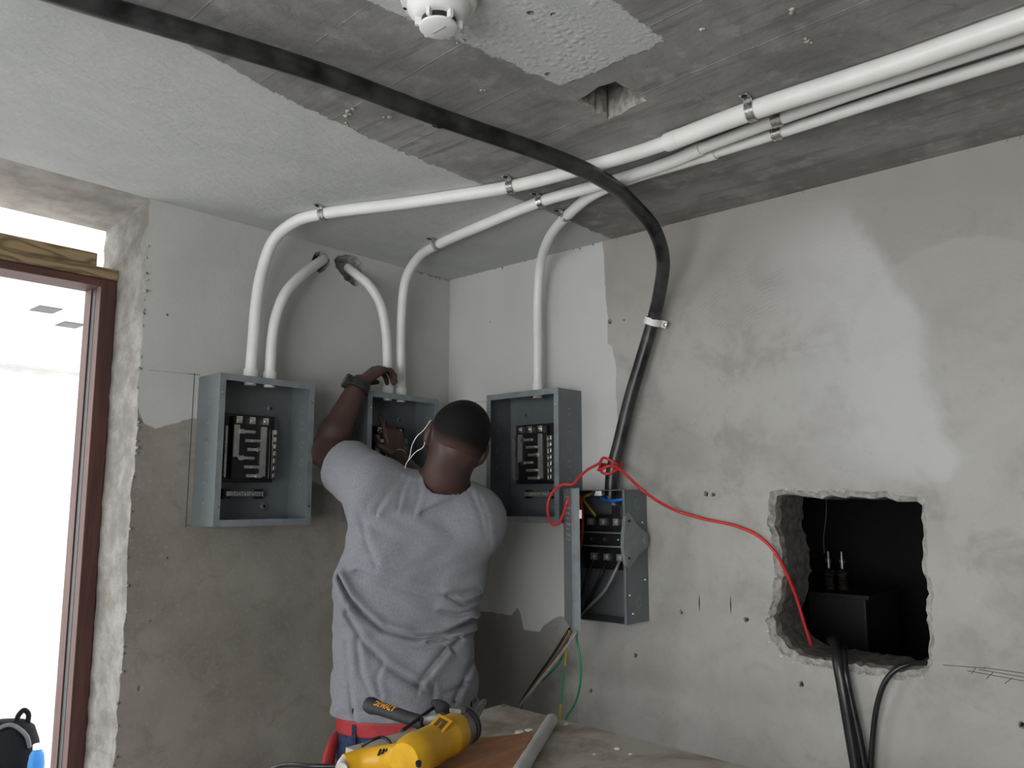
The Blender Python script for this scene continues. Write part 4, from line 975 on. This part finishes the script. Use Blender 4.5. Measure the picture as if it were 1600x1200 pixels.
# ================================================================== THE WORKER
class SDF:
    """voxel distance field with smooth unions; turned into a mesh by surface nets"""
    def __init__(s, lo, hi, h):
        s.lo = np.array(lo, float); s.h = h
        s.n = np.ceil((np.array(hi)-s.lo)/h).astype(int)+1
        s.V = np.full(tuple(s.n), 1.0, np.float32)
    def sub(s, lo, hi):
        a = np.clip(np.floor((np.array(lo)-s.lo)/s.h).astype(int), 0, s.n-1); b = np.clip(np.ceil((np.array(hi)-s.lo)/s.h).astype(int)+1, 0, s.n)
        sl = tuple(slice(i, j) for i, j in zip(a, b))
        g = np.meshgrid(*[s.lo[k]+s.h*np.arange(a[k], b[k]) for k in range(3)], indexing='ij')
        return sl, g
    def put(s, sl, d, k):
        V = s.V[sl]
        if k > 0:
            hh = np.clip(.5+.5*(V-d)/k, 0, 1); s.V[sl] = V*(1-hh)+d*hh-k*hh*(1-hh)
        else: s.V[sl] = np.minimum(V, d)
    def cone(s, a, b, ra, rb, k=.02):
        a = np.array(a, float); b = np.array(b, float); m = max(ra, rb)+k+.03
        sl, (X, Y, Z) = s.sub(np.minimum(a, b)-m, np.maximum(a, b)+m)
        ba = b-a; L2 = max(ba@ba, 1e-9)
        t = np.clip(((X-a[0])*ba[0]+(Y-a[1])*ba[1]+(Z-a[2])*ba[2])/L2, 0, 1)
        d = np.sqrt((X-a[0]-t*ba[0])**2+(Y-a[1]-t*ba[1])**2+(Z-a[2]-t*ba[2])**2)-(ra+(rb-ra)*t)
        s.put(sl, d.astype(np.float32), k)
    def ell(s, c, r, R=None, k=.02, cut=False):
        c = np.array(c, float); r = np.array(r, float); m = r.max()+k+.03
        sl, (X, Y, Z) = s.sub(c-m, c+m)
        P = np.stack([X-c[0], Y-c[1], Z-c[2]], -1)
        if R is not None: P = P@R          # columns of R are the local axes
        q0 = np.sqrt(((P/r)**2).sum(-1)); q1 = np.sqrt(((P/r**2)**2).sum(-1))+1e-9
        d = (q0*(q0-1)/q1).astype(np.float32)
        if cut:
            V = s.V[sl]; s.V[sl] = np.maximum(V, -d)
        else: s.put(sl, d, k)
    def mesh(s, name):
        V = s.V; S = V < 0; n = V.shape
        c = np.zeros(tuple(k-1 for k in n), np.uint8)
        for i in (0, 1):
            for j in (0, 1):
                for k in (0, 1): c += S[i:n[0]-1+i, j:n[1]-1+j, k:n[2]-1+k]
        act = np.argwhere((c > 0) & (c < 8))
        idx = np.full(c.shape, -1, np.int64); idx[tuple(act.T)] = np.arange(len(act))
        acc = np.zeros((len(act), 3)); cnt = np.zeros(len(act))
        corners = [(i, j, k) for i in (0, 1) for j in (0, 1) for k in (0, 1)]
        for a in corners:
            for ax in range(3):
                if a[ax]: continue
                b = list(a); b[ax] = 1
                va = V[tuple((act+a).T)]; vb = V[tuple((act+b).T)]
                m = (va < 0) != (vb < 0); t = np.where(m, va/np.where(m, va-vb, 1), 0)
                p = np.tile(np.array(a, float), (len(act), 1)); p[:, ax] += t
                acc[m] += p[m]; cnt[m] += 1
        verts = s.lo + s.h*(act + acc/cnt[:, None])
        faces = []
        for ax in range(3):
            sa = [slice(None)]*3; sb = [slice(None)]*3; sa[ax] = slice(0, -1); sb[ax] = slice(1, None)
            ch = np.argwhere(S[tuple(sa)] != S[tuple(sb)])
            u, w = (ax+1) % 3, (ax+2) % 3
            ok = (ch[:, u] > 0) & (ch[:, w] > 0) & (ch[:, u] < n[u]-1) & (ch[:, w] < n[w]-1); ch = ch[ok]
            def g(du, dw):
                q = ch.copy(); q[:, u] += du; q[:, w] += dw; return idx[tuple(q.T)]
            f = np.stack([g(-1, -1), g(0, -1), g(0, 0), g(-1, 0)], -1)
            flip = ~S[tuple(ch.T)]; f[flip] = f[flip][:, ::-1]
            faces.append(f)
        F = np.concatenate(faces); F = F[(F >= 0).all(1)]
        me = bpy.data.meshes.new(name)
        me.vertices.add(len(verts)); me.vertices.foreach_set('co', verts.astype(np.float32).ravel())
        me.loops.add(F.size); me.loops.foreach_set('vertex_index', F.ravel().astype(np.int32))
        me.polygons.add(len(F)); me.polygons.foreach_set('loop_start', (np.arange(len(F))*4).astype(np.int32))
        me.update(calc_edges=True); me.validate()
        return me
def finish(me, name, mat, parent, o, sm=2):
    bm = bmesh.new(); bm.from_mesh(me)
    for i in range(sm): bmesh.ops.smooth_vert(bm, verts=bm.verts, factor=.5, use_axis_x=True, use_axis_y=True, use_axis_z=True)
    bmesh.ops.translate(bm, verts=bm.verts, vec=tuple(-np.array(o))); bm.to_mesh(me); bm.free()
    ob = link(name, me, mat, parent); me.polygons.foreach_set('use_smooth', [True]*len(me.polygons))
    return ob

FH = np.array([math.cos(HEAD), math.sin(HEAD), 0])         # horizontal forward
ZU = np.array([0, 0, 1.0])
TD = 2.385                                                  # depth of the trunk's axis
# trunk sections: pixel row, left and right outline, depth, half depth
rows = [(752, 628, 728, 2.40, .060), (772, 590, 752, 2.39, .095), (800, 556, 768, 2.385, .122), (850, 541, 768, 2.385, .138), (900, 529, 756, 2.385, .142), (960, 526, 742, 2.385, .140), (1000, 524, 738, 2.385, .138), (1060, 521, 745, 2.385, .142), (1110, 519, 750, 2.385, .146), (1150, 520, 749, 2.385, .146), (1260, 523, 747, 2.385, .140)]
secZ, secC, secA, secB, secD = [], [], [], [], []
for py, xl, xr, d, b in rows:
    l = at(xl, py, d); r = at(xr, py, d)
    secZ.append((l[2]+r[2])/2); secC.append(((l+r)/2-CAM)@RT); secA.append(np.linalg.norm((r-l)[:2])/2); secB.append(b); secD.append(((l+r)/2-CAM)@FH)
o_ = np.argsort(secZ); secZ, secC, secA, secB, secD = [np.array(q)[o_] for q in (secZ, secC, secA, secB, secD)]
def trunk(S, grow=0.0, zlo=-9, zhi=9, k=.03, shrinkf=1.0, p=2.5, disp=None, cut=False):
    """superelliptic trunk through the sections, grown outwards by `grow`"""
    c = CAM+RT*secC.mean()+FH*secD.mean(); lo = c-.40; hi = c+.40; lo[2] = max(zlo, secZ[0])-.05; hi[2] = min(zhi, secZ[-1])+.06
    sl, (X, Y, Z) = S.sub(lo, hi)
    cu_ = np.interp(Z, secZ, secC); a = np.interp(Z, secZ, secA)*shrinkf+grow; b = np.interp(Z, secZ, secB)*shrinkf+grow; dd = np.interp(Z, secZ, secD)
    u = (X-CAM[0])*RT[0]+(Y-CAM[1])*RT[1]-cu_; v = (X-CAM[0])*FH[0]+(Y-CAM[1])*FH[1]-dd
    q = (np.abs(u/a)**p+np.abs(v/b)**p)**(1/p); d = (q-1)*np.minimum(a, b)*.9
    if disp is not None: d = d - disp(u+cu_, v, Z)
    d = np.maximum(d, np.maximum(Z-min(zhi, secZ[-1]), max(zlo, secZ[0])-Z)).astype(np.float32)
    if cut: S.V[sl] = np.maximum(S.V[sl], -d)
    else: S.put(sl, d, k)

# joints
lsh, lel, lwr = at(588, 768, 2.37), at(509, 706, 2.60), at(561, 600, 2.715)
rsh, rel, rwr = at(738, 815, 2.36), at(690, 800, 2.60), at(619, 712, 2.79)
nb, hc = at(690, 772, 2.39), at(718, 679, 2.345)
wz = at(640, 1130, 2.385)
base = np.array([wz[0], wz[1], 0.0])
# head frame: tilted to its right side in the picture, face turned away and left
roll, yaw, pit = math.radians(21), math.radians(16), math.radians(4)
f_ = FH*math.cos(yaw)-RT*math.sin(yaw); x_ = RT*math.cos(yaw)+FH*math.sin(yaw); f_ = f_*math.cos(pit)-ZU*math.sin(pit)
z_ = np.cross(x_, f_); x2 = x_*math.cos(roll)-z_*math.sin(roll); z2 = z_*math.cos(roll)+x_*math.sin(roll)
HR = np.stack([x2, f_, z2], 1)
def hd_(x, y, z): return hc+HR@np.array([x, y, z], float)

pers = thing('person', 'person in a grey t-shirt seen from behind, reaching into a breaker panel', 'person', base)

def fingers(S, wrist, knuck, nrm, curls, thumb, sc=1.0, spread=.07):
    """palm with four fingers curling towards nrm and a thumb on the given side"""
    wrist = np.array(wrist); d = np.array(knuck)-wrist; d /= np.linalg.norm(d); nrm = np.array(nrm, float); nrm -= d*(nrm@d); nrm /= np.linalg.norm(nrm)
    s = np.cross(d, nrm)*thumb            # towards the thumb
    pl = .088*sc
    for j, off in enumerate((.030, .010, -.010, -.029)):
        S.cone(wrist+s*off*.55*sc+d*.012, wrist+d*pl*(1-.05*abs(j-1))+s*off*sc, .0135*sc, .0115*sc, .012)
    tips = []
    for j, (off, ln) in enumerate(((.030, .072), (.010, .080), (-.010, .074), (-.029, .058))):
        p = wrist+d*pl*(1-.05*abs(j-1))+s*off*sc; ang = 0
        r = (.0092, .0095, .009, .0078)[j]*sc
        dd0 = d + s*(off*spread/.03); dd0 /= np.linalg.norm(dd0)
        for ph, fr in enumerate((.45, .31, .24)):
            ang += curls[j][ph]; dv = dd0*math.cos(ang)+nrm*math.sin(ang)
            q = p+dv*ln*fr*sc; S.cone(p, q, r*(1-.06*ph), r*(.93-.07*ph), .004); p = q
        tips.append(p)
    t0 = wrist+d*.018*sc+s*.026*sc; t1 = t0+(d*.55+s*.62+nrm*.35)*.040*sc; t2 = t1+(d*.75+s*.15+nrm*.55)*.034*sc; t3 = t2+(d*.8-s*.15+nrm*.5)*.026*sc
    S.cone(t0, t1, .0145*sc, .0115*sc, .012); S.cone(t1, t2, .0112*sc, .0098*sc, .004); S.cone(t2, t3, .0096*sc, .008*sc, .004)
    return tips

lo = np.minimum.reduce([base+[-.45, -.45, 0], lel-.12, lwr-.15]); hi = np.maximum.reduce([base+[.45, .45, 1.82], lwr+.2, rwr+.25])
lo[2] = 0.02; hi[2] = 2.02
S = SDF(lo, hi, .0048)
# skull, jaw, face
S.ell(hd_(0, -.012, .005), (.080, .097, .090), HR, 0)
S.ell(hd_(0, .035, .010), (.070, .070, .080), HR, .03)
S.ell(hd_(0, .040, -.070), (.058, .060, .065), HR, .03)
S.ell(hd_(0, .070, -.105), (.032, .030, .022), HR, .03)
S.cone(hd_(0, .100, .000), hd_(0, .118, -.040), .010, .015, .015)
S.ell(hd_(0, .096, -.072), (.026, .014, .012), HR, .01)
for sx in (-1, 1):
    S.ell(hd_(sx*.034, .090, .018), (.024, .014, .010), HR, .02)
    S.ell(hd_(sx*.080, .004, -.030), (.012, .022, .036), HR, .006)
    S.ell(hd_(sx*.087, -.004, -.026), (.010, .020, .034), HR, .004)
    S.ell(hd_(sx*.098, .006, -.028), (.008, .009, .018), HR, cut=True)
S.cone(hd_(0, -.035, -.055), nb, .058, .066, .03)
S.cone(hd_(0, .005, -.080), nb+FH*.03, .052, .060, .03)
# trunk, shoulders
trunk(S, -.034, zlo=.70, k=.03)
S.cone(nb, lsh+ZU*.02, .05, .060, .04); S.cone(nb, rsh+ZU*.02, .05, .060, .04)
# arms
S.cone(lsh, lel, .062, .047, .03); le2 = lel+(lwr-lel)*.28
S.ell((lsh+lel)/2+ZU*-.01, (.058, .058, .06), None, .03)
S.cone(lel, le2, .045, .049, .02); S.cone(le2, lwr, .049, .032, .02)
S.cone(rsh, rel, .062, .047, .03); re2 = rel+(rwr-rel)*.28
S.cone(rel, re2, .045, .048, .02); S.cone(re2, rwr, .047, .0275, .02)
# hands
lk = at(593, 577, 2.77)
Tl = fingers(S, lwr, lk, at(612, 640, 2.80)-lk, [(.75, .75, .4), (.7, .8, .4), (.65, .8, .45), (.6, .8, .5)], 1, 1.12)
rk = at(611, 655, 2.83)
Tr = fingers(S, rwr, rk, FH*.8-RT*.6, [(.10, .15, .1), (.5, .6, .4), (.6, .7, .4), (.7, .8, .5)], 1, .98)
# legs
zc_ = base; hipL = base-RT*.095+ZU*.88; hipR = base+RT*.095+ZU*.88
knL = base-RT*.12-FH*.0+ZU*.48; knR = base+RT*.12+FH*.03+ZU*.48; anL = base-RT*.13-FH*.03+ZU*.09; anR = base+RT*.13+FH*.01+ZU*.09
for h_, k_, a_ in ((hipL, knL, anL), (hipR, knR, anR)):
    S.cone(h_, k_, .088, .058, .03); S.cone(k_, k_*.7+a_*.3-FH*.01, .055, .057, .02); S.cone(k_*.7+a_*.3-FH*.01, a_, .056, .036, .02)
    S.cone(a_-ZU*.035, a_+FH*.15-ZU*.055, .036, .024, .02)
body = finish(S.mesh('body'), 'body', 'dark_skin', pers, base, 1)

# hair: close-cropped cap hugging the skull
S = SDF(hc-.15, hc+.15, .0042)
S.ell(hd_(0, -.012, .005), (.080, .097, .090), HR, 0); S.ell(hd_(0, .035, .010), (.070, .070, .080), HR, .03); S.cone(hd_(0, -.035, -.055), nb, .058, .066, .03)
sl, (X, Y, Z) = S.sub(hc-.15, hc+.15); P = np.stack([X-hc[0], Y-hc[1], Z-hc[2]], -1)@HR
def hairline(y): q = np.clip(-y/.09, 0, 1); return np.where(y < 0, -.030-.034*q*q*(3-2*q), -.030+.9*np.clip(y, 0, .2))
line = hairline(P[..., 1])
ear = .012*np.clip(1-((P[..., 1]-.002)/.03)**2, 0, 1)
ab = np.clip((P[..., 2]-(line+ear))/.045, -1, 1); S.V[sl] = (S.V[sl]-np.where(ab > 0, .0005+.0038*np.sqrt(np.clip(ab, 0, 1)), .03*ab)).astype(np.float32)
hm = S.mesh('hair'); cv_ = np.empty(len(hm.vertices)*3, np.float32); hm.vertices.foreach_get('co', cv_)
pv = (cv_.reshape(-1, 3)-hc)@HR; den = np.clip((pv[:, 2]-hairline(pv[:, 1])-.012*np.clip(1-((pv[:, 1]-.002)/.03)**2, 0, 1))/.05, 0, 1)
hm.attributes.new('hair_cover', 'FLOAT', 'POINT').data.foreach_set('value', den.astype(np.float32))
finish(hm, 'hair', 'hair_black', pers, base, 1)
for sx in (-1, 1):
    q = hd_(sx*.034, .092, .002)-base; MB().lathe([(.002, -.012), (.009, -.008), (.012, 0), (.009, .008), (.002, .012)], q, tuple(f_), 14).build('eye', 'eye_white', pers, True)

# ------------------------------------------------------------------ t-shirt
hemz = at(518, 1110, 2.385)[2]
def uz(px, py, d=2.25): q = at(px, py, d); return ((q-CAM)@RT, q[2])
# creases: polyline in pixels, amplitude, width; positive side bulges, groove below
CR = [([(527, 905), (545, 935), (567, 957), (599, 982), (648, 994), (693, 991), (738, 972)], .024, .016),
      ([(540, 962), (575, 1008), (612, 1042), (657, 1070)], .014, .017),
      ([(657, 1070), (678, 1042), (700, 1015), (716, 1000)], .0121, .017),
      ([(556, 892), (617, 912), (680, 931), (745, 924)], .008, .013),
      ([(670, 1002), (705, 997), (738, 994)], .013, .009),
      ([(624, 742), (606, 768), (588, 800)], .011, .008), ([(634, 744), (626, 765), (622, 792)], .010, .007), ([(612, 738), (592, 762), (572, 790)], .007, .008),
      ([(727, 764), (700, 782), (660, 800)], .010, .010), ([(652, 745), (655, 770), (648, 800)], .006, .008), ([(738, 772), (752, 800), (760, 838)], .010, .010), ([(752, 780), (764, 810), (767, 850)], .008, .008),
      ([(750, 1025), (730, 1060), (712, 1098)], .010, .010), ([(680, 1075), (679, 1100), (670, 1128)], .008, .008), ([(560, 1000), (566, 1050), (590, 1105)], .007, .011), ([(540, 1010), (546, 1070), (556, 1130)], .006, .010),
      ([(700, 930), (725, 945), (752, 935)], .010, .008), ([(690, 955), (715, 962), (742, 955)], .009, .008), ([(560, 800), (575, 850), (590, 880)], .005, .012), ([(600, 1040), (590, 1060), (597, 1085)], .006, .009), ([(665, 1075), (690, 1085), (735, 1070)], .007, .010)]
def shirt_disp(u, v, Z):
    out = np.zeros_like(Z)
    back = np.clip(-v/.05, 0, 1)
    for pl_, A, w in CR:
        if A < .012: A, w = A*.85, w*1.5
        pts = [uz(*p) for p in pl_]; best = np.full(Z.shape, 9.0); sg = np.zeros_like(Z)
        L0 = 0
        for (a, b), (c, e) in zip(pts[:-1], pts[1:]):
            dx, dz = c-a, e-b; L2 = dx*dx+dz*dz
            t = np.clip(((u-a)*dx+(Z-b)*dz)/L2, 0, 1); ex = u-a-t*dx; ez = Z-b-t*dz; dist = np.sqrt(ex*ex+ez*ez)
            # upper side of the crease hangs over
            s_ = np.sign(ez if abs(dx) > abs(dz) else ex)
            m = dist < best; best = np.where(m, dist, best); sg = np.where(m, s_, sg)
        e0 = pts[0]; e1 = pts[-1]
        sd_ = best*sg
        fall = np.exp(-(np.maximum(best-w*2.2, 0)/(w))**2)
        out += A*back*(-.9*np.exp(-((sd_+w*.25)/(w*.42))**2) + .75*np.exp(-((sd_-w*.75)/(w*.85))**2) + .15*np.exp(-((sd_+w*1.5)/(w*.8))**2))
    out += .0045*np.sin(u*23+Z*9+2*np.sin(Z*13))*np.sin(Z*17+u*7) + .002*np.sin(u*61+3*np.sin(Z*31))*np.sin(Z*43)
    return out
lo = np.minimum(base+[-.42, -.42, 0], lel-.05); hi = np.maximum(base+[.42, .42, 0], rel+.1); lo[2] = hemz-.03; hi[2] = nb[2]+.16
S = SDF(lo, hi, .0046)
trunk(S, .004, zlo=hemz, k=.02, disp=shirt_disp)
S.cone(nb-ZU*.012, lsh+ZU*.012, .062, .076, .05); S.cone(nb-ZU*.012, rsh+ZU*.012, .062, .076, .05)
ld = (lel-lsh); sle = lsh+ld*.60
S.cone(lsh, sle+ld*.08, .088, .084, .045); S.cone(lsh+ZU*.012, sle+ZU*.008, .080, .074, .03)
rd = (rel-rsh); sre = rsh+rd*.62
S.cone(rsh+RT*.004, sre+rd*.08, .086, .080, .045)
# folds over the shoulders and sleeves
g = np.meshgrid(*[S.lo[k]+S.h*np.arange(S.n[k]) for k in range(3)], indexing='ij'); X, Y, Z = g
near = np.clip(1-np.linalg.norm(np.stack([X-lsh[0], Y-lsh[1], Z-lsh[2]], -1), axis=-1)/.19, 0, 1)
tt = ((X-lsh[0])*ld[0]+(Y-lsh[1])*ld[1]+(Z-lsh[2])*ld[2])/(ld@ld)
S.V += (near*.004*np.sin(tt*26+Z*14)).astype(np.float32)
# cut the sleeves square, hollow them, open the neck and the hem
def cutplane(c, nrm, rad):
    nrm = nrm/np.linalg.norm(nrm); m = (np.linalg.norm(np.stack([X-c[0], Y-c[1], Z-c[2]], -1), axis=-1) < rad)
    pd = ((X-c[0])*nrm[0]+(Y-c[1])*nrm[1]+(Z-c[2])*nrm[2])
    S.V[m] = np.maximum(S.V[m], pd[m])
def hollow(a, b, ra, rb):
    ba = b-a; t = np.clip(((X-a[0])*ba[0]+(Y-a[1])*ba[1]+(Z-a[2])*ba[2])/(ba@ba), 0, 1)
    d = np.sqrt((X-a[0]-t*ba[0])**2+(Y-a[1]-t*ba[1])**2+(Z-a[2]-t*ba[2])**2)-(ra+(rb-ra)*t); S.V[:] = np.maximum(S.V, -d)
cutplane(sle, ld+RT*-.05, .15); hollow(lsh+ld*.42, sle+ld*.3, .055, .075)
cutplane(sre, rd, .15); hollow(rsh+rd*.42, sre+rd*.3, .055, .070)
# neck opening: tilted plane through the collar seen in the photo
cl, crr = at(655, 738, 2.36), at(728, 763, 2.36)
nx = (crr-cl); nx /= np.linalg.norm(nx); nu = np.cross(nx, FH+ZU*-.12); nu /= np.linalg.norm(nu)
if nu[2] < 0: nu = -nu
cc_ = (cl+crr)/2
m = np.linalg.norm(np.stack([X-cc_[0], Y-cc_[1], Z-cc_[2]], -1), axis=-1) < .115
pd = (X-cc_[0])*nu[0]+(Y-cc_[1])*nu[1]+(Z-cc_[2])*nu[2]
rad = np.abs((X-cc_[0])*nx[0]+(Y-cc_[1])*nx[1]+(Z-cc_[2])*nx[2])
S.V[m] = np.maximum(S.V[m], (pd-.0-np.clip(rad-.050, 0, .06)*.9)[m])
hollow(nb-ZU*.03, nb+(hd_(0, -.02, -.06)-nb)*1.0, .060, .080)
trunk(S, -.006, zlo=hemz-.05, zhi=hemz+.05, cut=True)
del X, Y, Z, g
shirt = finish(S.mesh('t_shirt'), 't_shirt', 'heather_jersey', pers, base, 1)
# ------------------------------------------------------------------ belt, jeans, shoes
S = SDF(base+[-.36, -.36, .03], base+[.36, .36, hemz+.10], .0075)
trunk(S, -.022, zlo=.74, zhi=hemz+.012, k=.03)
for h_, k_, a_ in ((hipL, knL, anL), (hipR, knR, anR)):
    S.cone(h_, k_, .100, .072, .04); S.cone(k_, a_-ZU*.03, .072, .060, .03)
finish(S.mesh('jeans'), 'jeans', 'denim', pers, base, 1)
S = SDF(base+[-.36, -.36, hemz-.06], base+[.36, .36, hemz+.04], .005)
trunk(S, -.014, zlo=hemz-.046, zhi=hemz+.0, k=0); trunk(S, -.026, zlo=hemz-.08, zhi=hemz+.08, cut=True)
belt = finish(S.mesh('belt'), 'belt', 'belt_red', pers, base, 0)
ql = at(553, 1150, 2.27); q = ql-base; MB().box((-.006, -.004, -.030), (.006, .010, .030), 0, .002).build('belt_loop', 'denim', belt, False, tuple(q)).rotation_euler = (0, 0, HEAD-PI/2)
S = SDF(base+[-.30, -.36, -.005], base+[.30, .36, .16], .007)
for a_ in (anL, anR):
    a2 = a_.copy(); S.cone(a2-ZU*.01, a2-ZU*.045, .046, .050, .02); S.cone(a2-ZU*.042-FH*.035, a2+FH*.17-ZU*.048, .044, .040, .02)
sl, (X, Y, Z) = S.sub(base+[-.3, -.36, -.005], base+[.3, .36, .16]); S.V[sl] = np.maximum(S.V[sl], .004-Z)
finish(S.mesh('shoes'), 'shoes', 'shoe_leather', pers, base, 1)
# red cloth tucked at the left hip
rp_ = [at(527, 1146, 2.33), at(519, 1165, 2.31), at(513, 1190, 2.30), at(510, 1225, 2.30), at(512, 1260, 2.31)]
MB().tube([p-base for p in catmull(rp_, 5)], [.012, .014, .016, .018, .019, .02, .021, .022, .022, .023, .023, .024, .024, .024, .024, .024, .023, .022, .02, .016, .012], 12, True, 0, .5).build('tucked_cloth', 'belt_red', pers, True)

# ------------------------------------------------------------------ watch, bracelet, mask straps
fa = (lwr-lel)/np.linalg.norm(lwr-lel)
def band(c, axis, r, w, th, n=28):
    ax = Vector(tuple(axis)).normalized(); a = Vector((1, 0, 0)); u = (a-ax*a.dot(ax)).normalized(); v = ax.cross(u); m = MB(); vs = []
    for rr, hh in [(r, -w/2), (r+th, -w/2*.9), (r+th, w/2*.9), (r, w/2)]:
        for j in range(n):
            t = 2*PI*j/n; vs.append(Vector(tuple(c))+ax*hh+(u*math.cos(t)+v*math.sin(t))*rr)
    return m.add(vs, [(i*n+j, i*n+(j+1) % n, ((i+1) % 4)*n+(j+1) % n, ((i+1) % 4)*n+j) for i in range(4) for j in range(n)])
wc = lwr-fa*.012
wt = band(wc-base, fa, .0335, .030, .007).build('wristwatch', 'watch_band', pers, True)
wn = np.cross(fa, FH); wn = -RT*.75+ZU*.5-FH*.35; wn -= fa*(wn@fa); wn /= np.linalg.norm(wn)
MB().lathe([(.023, .030), (.026, .033), (.026, .046), (.022, .050), (.021, .049)], wc-base, tuple(wn), 22).build('watch_case', 'watch_band', wt, True)
MB().lathe([(.020, .0488), (.020, .0498)], wc-base, tuple(wn), 22).build('watch_dial', 'glass_dark', wt, True)
fb = (rwr-rel)/np.linalg.norm(rwr-rel); band(rwr-fb*.008-base, fb, .0298, .004, .003).build('bracelet', 'bright_metal', pers, True)
e1 = hd_(-.093, .020, -.008); e2 = hd_(-.086, .012, -.055)
st1 = [hd_(-.092, .000, .008), at(661, 673, 2.32), at(653, 680, 2.32), at(647, 689, 2.325), at(643, 699, 2.335), at(641, 710, 2.345), at(638, 719, 2.345)]
st2 = [hd_(-.086, -.008, -.060), hd_(-.084, .012, -.072), at(650, 706, 2.33), at(641, 716, 2.34), at(635, 724, 2.35), at(633, 732, 2.35), at(633, 750, 2.36)]
MB().tube([p-base for p in catmull(st1, 6)], .0012, 8).build('mask_strap', 'elastic_white', pers, True)
MB().tube([p-base for p in catmull(st2, 6)], .0012, 8).build('mask_strap', 'elastic_white', pers, True)
